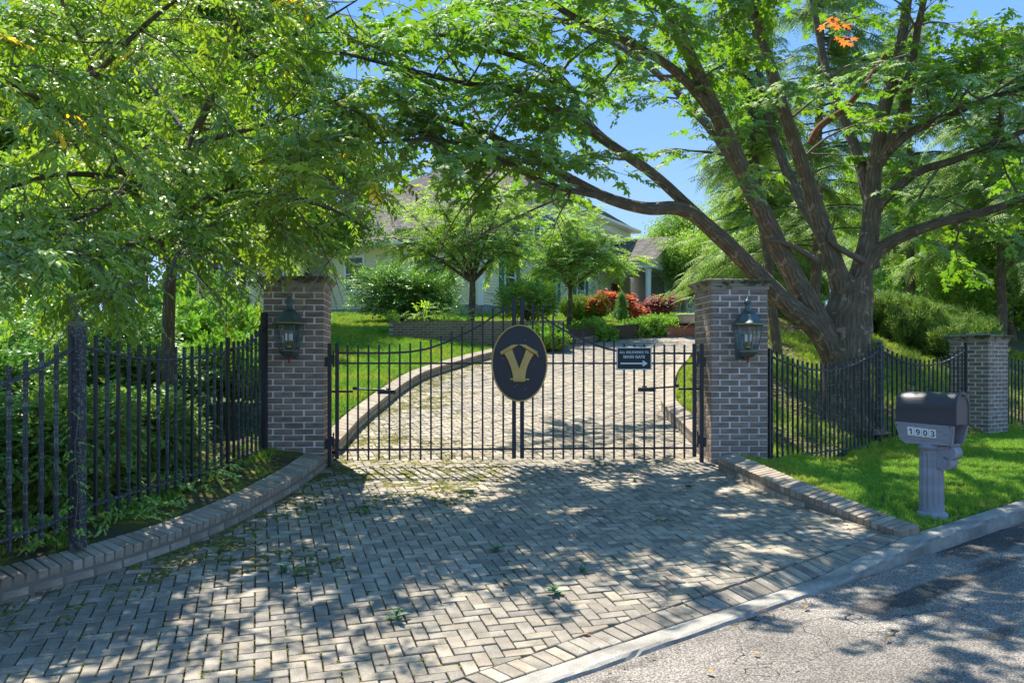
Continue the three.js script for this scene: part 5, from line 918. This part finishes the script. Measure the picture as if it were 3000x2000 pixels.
  for (const [x, y, d, w, h, l] of Y) shrub('yew_bush', l, (() => { const p = D(x, y, d); return V(p.x, landY(p.x, d) - 0.08, d); })(), 'needle/yew', dome(w, h, 8, 170), { scale: [1.1, 1.7], group: 'yews on the right bank' });
}
// ------------------------------------------------------------------ hemlocks with hanging boughs
function hemlock(label, base, H, reach, n, o = {}) {
  base = V(base.x, landY(base.x, -base.z) - 0.05, -base.z); const t = new Plant('hemlock_tree', label, 'tree', base, 'hemlocks'), tr = gb(), lean = o.lean || [0, 0], low = o.low ?? 0.12; const axis = s => v3(lean[0] * s, H * s, lean[1] * s);
  tr.tube(Array.from({ length: 14 }, (_, i) => axis(i / 13).add(v3(rr(-0.03, 0.03), i ? 0 : -0.3, 0))), Array.from({ length: 14 }, (_, i) => mix(o.r ?? 0.13, 0.02, i / 13)), 9, { us: 1, rough: barkRidge }); tr.build('trunk', M.bark, t.o);
  for (let i = 0; i < n; i++) {
    const s = mix(low, 0.98, Math.pow((i + rnd()) / n, 0.85)), a = rr(0, 6.28), l = reach * (1.06 - s) * rr(0.65, 1.1) + 0.25, p = axis(s), path = []; for (let k = 0; k <= 5; k++) { const q = k / 5; path.push(p.clone().add(v3(Math.cos(a) * l * q, l * (0.10 * q - (o.droop ?? 0.34) * q * q), Math.sin(a) * l * q))); }
    t.wood.tube(path, path.map((_, k) => mix(0.022, 0.004, k / 5)), 4, { caps: false }); const m = Math.round(l / 0.062);
    for (let k = 1; k <= m; k++) { const q = 0.12 + 0.88 * k / m, j = Math.min(4, Math.floor(q * 5)), pp = path[j].clone().lerp(path[j + 1], q * 5 - j).add(v3(rr(-0.08, 0.08), rr(-0.06, 0.03), rr(-0.08, 0.08))); t.put('spray/hemlock', pp, -a + rr(0.3, 1.2) * (k % 2 ? 1 : -1), rr(-0.9, 0.0), rr(0.55, 1.15), tone(0.7, 1.25, 0.15)); }
  }
  t.done(M.barkThin);
}
hemlock('tall feathery hemlock directly behind the maple limbs', D(1872, 745, 18.5), 10.5, 2.7, 130, { low: 0.16, lean: [0.2, 0] });
hemlock('bright hemlock with boughs hanging left of the right gate pillar', D(1730, 748, 21), 5.6, 2.2, 140, { low: 0.10, droop: 0.5 });
hemlock('leaning slender hemlock beside the right gate pillar', D(1790, 785, 16), 7.5, 1.7, 70, { low: 0.42, lean: [-0.9, 0], r: 0.1 });
hemlock('dark hemlock with long drooping boughs at the right edge', D(2300, 742, 21), 8, 3.6, 150, { low: 0.28, droop: 0.5 });
hemlock('hemlock between the maple trunk and the right edge', D(2090, 735, 24), 8.5, 3.2, 130, { low: 0.2 });

// ------------------------------------------------------------------ trees further back
function farTree(label, base, top, R, cnt, m = 'light', group = 'background trees') {
  const t = new Plant('background_tree', label, 'tree', base, group), c = top.clone(), tr = gb(); tr.tube(resample([base.clone().add(v3(0, -0.4, 0)), base.clone().lerp(c, 0.5).add(v3(rr(-0.2, 0.2), 0, 0)), c], 10).map(p => p.sub(t.o0)), Array.from({ length: 11 }, (_, i) => mix(0.16, 0.05, i / 10)), 8, { rough: barkRidge }); tr.build('trunk', M.bark, t.o);
  const list = []; for (let i = 0; i < 13; i++) { const d = v3(rr(-1, 1), rr(-0.75, 1), rr(-1, 1)).normalize().multiplyScalar(R * rr(0.45, 0.85)); list.push([c.clone().add(d), R * rr(0.30, 0.46), cnt]); }
  t.clumps('far/' + m, base.clone().lerp(c, 0.75), list, { limb: 0.05, scale: [0.8, 1.25] }); t.done(M.barkThin);
}
{
  const B = [[2260, 610, 27, 2.7, 'light', 'broadleaf tree overhanging the neighbour house'], [2170, 600, 31, 2.8, 'hedge', 'broadleaf tree behind the yews'], [2330, 640, 24, 1.8, 'hedge', 'leafy tree low at the right edge'], [90, 90, 25, 3.6, 'light', 'tall far tree at the upper left corner'], [330, 60, 27, 3.4, 'light', 'tall far tree behind the top of the cherry'], [-60, 320, 18, 2.6, 'light', 'leafy tree half outside the left edge'], [60, 300, 20, 2.8, 'light', 'far tree behind the cherry at the left edge'], [260, 220, 23, 3.0, 'light', 'far tree behind the upper cherry crown'], [470, 400, 19, 2.2, 'light', 'mid distance tree behind the cherry trunk'], [560, 170, 26, 3.0, 'light', 'tall far tree in the gap right of the cherry'], [700, 440, 27, 2.4, 'light', 'far tree above the left gate pillar'], [120, 560, 15, 1.7, 'small', 'low tree behind the dark bushes at the left'],
    [2140, 540, 42, 4.2, 'light', 'far tree right of the maple trunk'], [2310, 560, 40, 3.6, 'light', 'far tree at the right edge'], [2010, 520, 48, 4.5, 'small', 'hazy far tree behind the maple stems'], [1620, 600, 48, 4.0, 'light', 'far tree right of the house roof'], [1760, 560, 44, 4.0, 'small', 'far tree behind the leaning limbs'], [620, 520, 40, 3.0, 'small', 'far tree beyond the garage roof']];
  for (const [x, y, d, R, m, l] of B) { const c = D(x, y, d); farTree(l, V(c.x, landY(clamp(c.x, -30, 40), d) - 0.1, d), c, R, Math.round(70 * R), m); }
}

// ------------------------------------------------------------------ grass, moss, weeds and litter
{
  const tuft = (n, h, w) => { const g = gb(); for (let i = 0; i < n; i++) { const a = rr(0, 6.28), r = rr(0, 0.022), b = v3(Math.cos(a) * r, 0, Math.sin(a) * r), l = h * rr(0.6, 1.25), le = rr(0.15, 0.75), q = rr(0, 6.28), dx = Math.cos(q) * le * l, dz = Math.sin(q) * le * l, sx = Math.sin(q) * w, sz = -Math.cos(q) * w; const m = v3(b.x + dx * 0.4, l * 0.6, b.z + dz * 0.4), t = v3(b.x + dx, l, b.z + dz); g.tri(v3(b.x - sx, 0, b.z - sz), v3(b.x + sx, 0, b.z + sz), m.clone().add(v3(sx * 0.7, 0, sz * 0.7))); g.tri(v3(b.x - sx, 0, b.z - sz), m.clone().add(v3(sx * 0.7, 0, sz * 0.7)), m.clone().add(v3(-sx * 0.7, 0, -sz * 0.7))); g.tri(m.clone().add(v3(-sx * 0.7, 0, -sz * 0.7)), m.clone().add(v3(sx * 0.7, 0, sz * 0.7)), t); } return g.geo(); };
  const gm = leafMat([0.245, 0.43, 0.016], { transmission: 0.35, clearcoat: 0 });
  const lawn = (name, label, n, x0, x1, d0, d1, ok, geo, sc, tint) => { const m = [], c = []; for (let i = 0; i < n; i++) { const x = rr(x0, x1), d = rr(d0, d1); if (!ok(x, d)) continue; m.push(new THREE.Matrix4().compose(V(x, groundY(x, d) - 0.004, d), new THREE.Quaternion().setFromEuler(new THREE.Euler(rr(-0.15, 0.15), rr(0, 6.28), rr(-0.15, 0.15))), v3(1, 1, 1).multiplyScalar(rr(...sc)))); c.push(tint(x, d)); } tag(stuff(name, geo, gm, m, scene, c), label, 'grass'); };
  const patch = (x, d) => { const n = fbm(x * 1.1, d * 1.1, 4), f = rr(0.75, 1.25); return n > 0.55 ? lin(f * 1.45, f * 1.05, f * 1.5) : n < 0.40 ? lin(f * 0.85, f * 0.95, f) : lin(f, f, f); };
  const fenceW = (x, d) => { const t = clamp((x - 2.93) / 2.37), fd = x < 5.3 ? mix(10.1, 12.8, t) : 12.8 + (x - 5.3) * 0.76; return d < fd - 0.12; };
  lawn('lawn_grass', 'short bright grass of the front lawn around the mailbox', 90000, 2.3, 13, 6.9, 17.5, (x, d) => x > xR(d) + 0.24 && wOf(x, d) > 0.03 && fenceW(x, d) && !(Math.abs(x - 2.55) < 0.36 && Math.abs(d - 10.25) < 0.38) && Math.hypot(x - 3.69, d - 7.8) > 0.13 && x / d < 0.63, tuft(9, 0.052, 0.0028), [0.75, 1.35], patch);
  lawn('lawn_grass', 'sunny lawn grass left of the drive behind the gate', 62000, -6.5, 1, 10.4, 25.5, (x, d) => x < xL(d) - 0.26 && x / d > -0.26 && d > 10.5, tuft(9, 0.085, 0.0045), [0.8, 1.5], patch);
  lawn('bank_grass', 'sparse grass on the mossy bank behind the right fence', 46000, 2.4, 14, 10.2, 23, (x, d) => { if (x < xR(d) + 0.26 || fenceW(x, d + 0.3) || x / d > 0.63) return false; return fbm(x * 1.2 + 7, d * 1.2, 4) > 0.47; }, tuft(7, 0.075, 0.004), [0.6, 1.3], (x, d) => { const f = rr(0.8, 1.3); return lin(f * 1.35, f * 1.05, f * 0.9); });
  lawn('verge_grass', 'thin grass along the left fence foot', 9000, -4.2, -2.1, 4.6, 10.4, (x, d) => x < xL(d) - 0.24 && fbm(x * 3, d * 3, 3) > 0.52, tuft(6, 0.06, 0.003), [0.6, 1.3], patch);
  lawn('lawn_grass', 'coarse grass between the planter and the house', 26000, -16, 12, 24, 35.5, (x, d) => (x < xL(Math.min(d, 27.5)) - 0.3 || d > 28.2) && !(x > -3.4 && x < 1.4 && d < 26.8), tuft(10, 0.13, 0.008), [0.8, 1.5], patch);
  // moss cushions: in the joints and in mats by the gate and the left edging
  const mg = new THREE.IcosahedronGeometry(1, 1); { const p = mg.attributes.position; for (let i = 0; i < p.count; i++) { const x = p.getX(i), y = p.getY(i), z = p.getZ(i), k = 0.75 + 0.5 * noise(x * 3 + 5, z * 3 + y * 2); p.setXYZ(i, x * k, Math.max(0, y) * 0.42 * k, z * k); } mg.computeVertexNormals(); }
  const mossM = mat([1, 1, 1], { roughness: 1, bumpMap: T.softBump, bumpScale: 0.004 }), mm = [], mc = [];
  const mossCol = () => { const q = rnd(); const f = rr(0.7, 1.3); return q < 0.45 ? lin(0.17 * f, 0.16 * f, 0.015) : q < 0.8 ? lin(0.085 * f, 0.105 * f, 0.018) : lin(0.09 * f, 0.065 * f, 0.02); };
  const add = (x, d, r, y) => { mm.push(new THREE.Matrix4().compose(V(x, y - 0.002, d), new THREE.Quaternion().setFromEuler(new THREE.Euler(0.1, rr(0, 6.28), 0)), v3(r * rr(0.8, 1.5), r * rr(0.35, 0.7), r))); mc.push(mossCol()); };
  const lush = (x, d) => { const e = x - xL(d), near = Math.exp(-Math.max(0, e) / 1.0) * smooth(3.6, 6.0, d), gate = smooth(1.9, 0, Math.hypot((x + 1.35) / 1.5, (d - 9.5) / 1.0)), gate2 = 0.45 * smooth(0.5, 0, Math.abs(d - 9.9) - 0.2); return Math.max(near * 1.15, gate * 1.15, gate2) + (fbm(x * 1.7 + 3, d * 1.7, 4) - 0.5) * 1.5; };
  for (const c of paverCells) {
    if (c.ctr[1] > 24) continue; const k = lush(...c.ctr), n = c.poly.length;
    const jn = Math.round(mix(1.2, 14, clamp(k)) * (0.5 + rnd())); for (let i = 0; i < jn; i++) { const a = c.poly[i % n], b = c.poly[(i + 1) % n], t = rnd(); const x = mix(a[0], b[0], t), d = mix(a[1], b[1], t); if (wOf(x, d) < 0.02) continue; add(x, d, rr(0.006, 0.012), h0(d) - 0.003); }
    if (k > 0.5) { const cnt = Math.round((k - 0.38) * 60); for (let i = 0; i < cnt; i++) { const x = c.ctr[0] + rr(-0.09, 0.09), d = c.ctr[1] + rr(-0.09, 0.09); if (fbm(x * 8, d * 8, 3) > 0.47 && x > xL(d) && x < xR(d)) add(x, d, rr(0.007, 0.019), h0(d) + 0.001); } }
  }
  for (let i = 0; i < 9000; i++) { const x = rr(-3.6, -2.1), d = rr(4.5, 10.3); if (x < xL(d) - 0.25 && x > -3.6 && fbm(x * 3 + 2, d * 3, 3) > 0.44) add(x, d, rr(0.014, 0.032), groundY(x, d)); }
  for (let i = 0; i < 16000; i++) { const x = rr(2.5, 10), d = rr(10.3, 21); if (x > xR(d) + 0.3 && x / d < 0.62 && !fenceW(x, d + 0.2) && fbm(x * 1.2 + 7, d * 1.2, 4) < 0.5) add(x, d, rr(0.025, 0.05), groundY(x, d)); }
  tag(stuff('moss', mg, mossM, mm, scene, mc), 'yellow green moss in the paver joints and along the edging', 'moss');

  // weeds in the paving, each where the photograph shows it
  const wm = [leafMat([0.05, 0.20, 0.06], { transmission: 0.3 }), leafMat([0.10, 0.24, 0.03], { transmission: 0.3 })];
  const onDrive = (px, py) => { let d = 7; for (let k = 0; k < 20; k++) d = (EYE - h0(d)) * FOC / (py - HOR); return [(px - 1500) / FOC * d, d]; };
  const W = [[1160, 1815, 0.085, 'spiky green weed low in the middle of the drive mouth', 14], [1455, 1615, 0.075, 'leafy weed in the middle of the drive mouth', 12], [1705, 1678, 0.05, 'flat rosette weed right of the drive centre', 12], [1625, 1740, 0.075, 'feathery weed near the street end of the paving', 16], [830, 1678, 0.07, 'green weed near the left of the paving', 12], [870, 1682, 0.055, 'low weed beside another at the left of the paving', 10], [1100, 1462, 0.05, 'small weed below the left gate leaf', 10], [1275, 1466, 0.05, 'small weed below the oval plaque', 10], [640, 1620, 0.06, 'weed tuft near the left edging', 10], [1860, 1410, 0.05, 'small weed below the deliveries sign', 10], [2020, 1425, 0.05, 'small weed near the right gate pillar', 10], [1740, 1305, 0.15, 'tall weed behind the right gate leaf', 12], [1004, 1352, 0.13, 'pale grass tuft at the left hinge post', 22], [1235, 1340, 0.16, 'straw coloured grass tuft behind the left gate leaf', 12], [1070, 1355, 0.07, 'clover patch inside the left gate leaf', 10], [195, 1702, 0.10, 'grass tuft at the foot of the left edging', 20], [450, 1630, 0.05, 'low weed at the left edging joint', 10]];
  for (const [px, py, s, l, n] of W) {
    const [x, d] = onDrive(px, py), g = gb(), grass = /grass/.test(l), o = thing('weed', l, 'weed', V(x, h0(d) - 0.005, d), 0, 'weeds in the paving');
    for (let i = 0; i < n; i++) { const a = i * 2.4 + rr(-0.3, 0.3), e = grass ? rr(0.7, 1.4) : rr(0.1, 1.0), dir = v3(Math.cos(a) * Math.cos(e), Math.sin(e), Math.sin(a) * Math.cos(e)); addLeaf(g, grass ? [[[0, -0.02, 0], [1, 0, -0.15], [0, 0.02, 0]]] : LANCE, v3(rr(-0.1, 0.1) * s * (grass ? 1 : 0.4), grass ? 0 : rr(0, 0.5) * s, rr(-0.1, 0.1) * s * (grass ? 1 : 0.4)), dir, v3(rr(-0.2, 0.2), 1, rr(-0.2, 0.2)), s * rr(0.7, 1.15)); }
    g.build('leaves', /straw|pale/.test(l) ? leafMat([0.38, 0.36, 0.14]) : pick(wm), o); gb().tube([v3(0, -0.01, 0), v3(0.004, s * 0.3, 0), v3(0, s * 0.55, 0.004)], [0.003, 0.0025, 0.0015], 5).build('stem', wm[1], o);
  }
  // fallen leaves
  const dry = [mat([0.34, 0.13, 0.04]), mat([0.26, 0.15, 0.06]), mat([0.42, 0.22, 0.05])];
  const F = [[1720, 1862], [1745, 1905], [1620, 1795], [1550, 1600], [700, 1610], [860, 1725], [740, 1640], [1545, 1400], [2215, 1905], [2240, 1798], [2360, 1788], [1480, 1712], [985, 1455], [930, 1460], [1850, 1385], [1010, 1365], [1700, 1640], [2080, 1950], [1440, 1520], [2600, 1880], [620, 1560], [1210, 1320]];
  F.forEach(([px, py], i) => { let [x, d] = onDrive(px, py); const road = wOf(x, d) < 0; if (road) { d = (EYE - roadY(5)) * FOC / (py - HOR); x = (px - 1500) / FOC * d; } const y = road ? roadY(uOf(x, d)) + 0.024 : h0(d) + 0.006, g = gb(); addLeaf(g, LANCE.map(t => t.map(([a, b, c]) => [a - 0.5, b * 1.3, c * 1.5 + 0.06])), v3(0, 0, 0), v3(Math.cos(i * 2.1), 0.04, Math.sin(i * 2.1)), v3(rr(-0.2, 0.2), 1, rr(-0.2, 0.2)), rr(0.04, 0.07)); const m = g.build('fallen_leaf', dry[i % 3]); m.position.copy(V(x, y, d)); tag(m, road ? 'small curled brown leaf fallen on the asphalt road' : 'small curled brown leaf fallen on the paving', 'leaf', road ? 'fallen leaves on the road' : 'fallen leaves on the paving'); });
  { const [x, d] = onDrive(1082, 1482), g = gb(); addLeaf(g, MAPLE, v3(0, 0.012, 0), v3(-0.6, 0, 0.8), UP, 0.11); const m = g.build('maple_leaf', wm[0]); m.position.copy(V(x, h0(d) + 0.008, d)); tag(m, 'single green maple leaf lying on the paving below the gate', 'leaf'); }
  // creeper on the left fence post and ground ivy at its foot
  const cr = new Plant('creeper', 'young creeper climbing the big left fence post', 'vine', V(-3.02, 0.5, 6.14)); cr.wood.tube([v3(0, 0, 0.02), v3(0.03, 0.3, 0.03), v3(0.01, 0.55, 0.04), v3(0.035, 0.85, 0.03)], 0.004, 4); for (let i = 0; i < 16; i++) cr.put('small/light', v3(rr(-0.02, 0.06), 0.05 + i / 16 * 0.85, 0.05 + rr(0, 0.03)), rr(0, 6.28), rr(-0.6, 0), rr(0.28, 0.42), tone(1.0, 1.5)); cr.done(M.barkThin);
  const gi = new Plant('ground_ivy', 'creeping ivy around the foot of the left fence post', 'ground cover', V(-3.1, 0.5, 6.0)); gi.o.userData.kind = 'stuff'; for (let i = 0; i < 520; i++) { const d = rr(4.6, 8.9), x = mix(-3.18, -2.8, (d - 5) / 4) + rr(-0.75, 0.16); if (x > xL(d) - 0.28) continue; gi.put('small/ivy', V(x, landY(x, d) + rr(0.02, 0.16), d).sub(gi.o0), rr(0, 6.28), rr(-0.4, 0.2), rr(0.5, 0.85), tone(0.8, 1.4)); } gi.done(M.barkThin);
  { const g = gb(); addLeaf(g, LANCE.map(t => t.map(([a, b, c]) => [a - 0.5, b * 1.2, c * 1.4 + 0.05])), v3(0, 0, 0), v3(1, 0, 0), UP, 1); const m = [], c = []; for (let i = 0; i < 420; i++) { const s = rnd(); let x, d, y; if (s < 0.55) { d = rr(4.6, 9.7); x = xL(d) + 0.04 + Math.abs(rr(-1, 1) * rr(0, 0.35)); y = h0(d) + 0.004; } else if (s < 0.8) { const u = rr(3, 10), w = -0.18 - Math.abs(rr(-1, 1) * rr(0, 0.3)); [x, d] = fromUW(u, w); y = roadY(u) + 0.012; } else { d = rr(7.2, 9.6); x = xR(d) - 0.04 - Math.abs(rr(-1, 1) * rr(0, 0.3)); y = h0(d) + 0.004; } m.push(new THREE.Matrix4().compose(V(x, y, d), new THREE.Quaternion().setFromEuler(new THREE.Euler(rr(-0.3, 0.3), rr(0, 6.28), rr(-0.3, 0.3))), v3(1, 1, 1).multiplyScalar(rr(0.012, 0.035)))); c.push(pick([lin(0.20, 0.12, 0.05), lin(0.14, 0.09, 0.05), lin(0.26, 0.15, 0.06), lin(0.12, 0.11, 0.05)])); } tag(stuff('leaf_litter', g.geo(), mat([1, 1, 1]), m, scene, c), 'crumbs of dry leaf litter along the edgings and the gutter', 'litter'); }
  const twig = gb().tube([v3(-0.16, 0.01, 0), v3(-0.05, 0.022, 0.03), v3(0.06, 0.014, 0.02), v3(0.15, 0.012, -0.02)], 0.0035, 5).build('fallen_twig', M.barkThin); { const [x, d] = onDrive(960, 1415); twig.position.copy(V(x + 0.1, h0(d) + 0.002, d)); } tag(twig, 'thin dry twig lying below the left gate pillar', 'twig');
}
renderer.render(scene, camera);
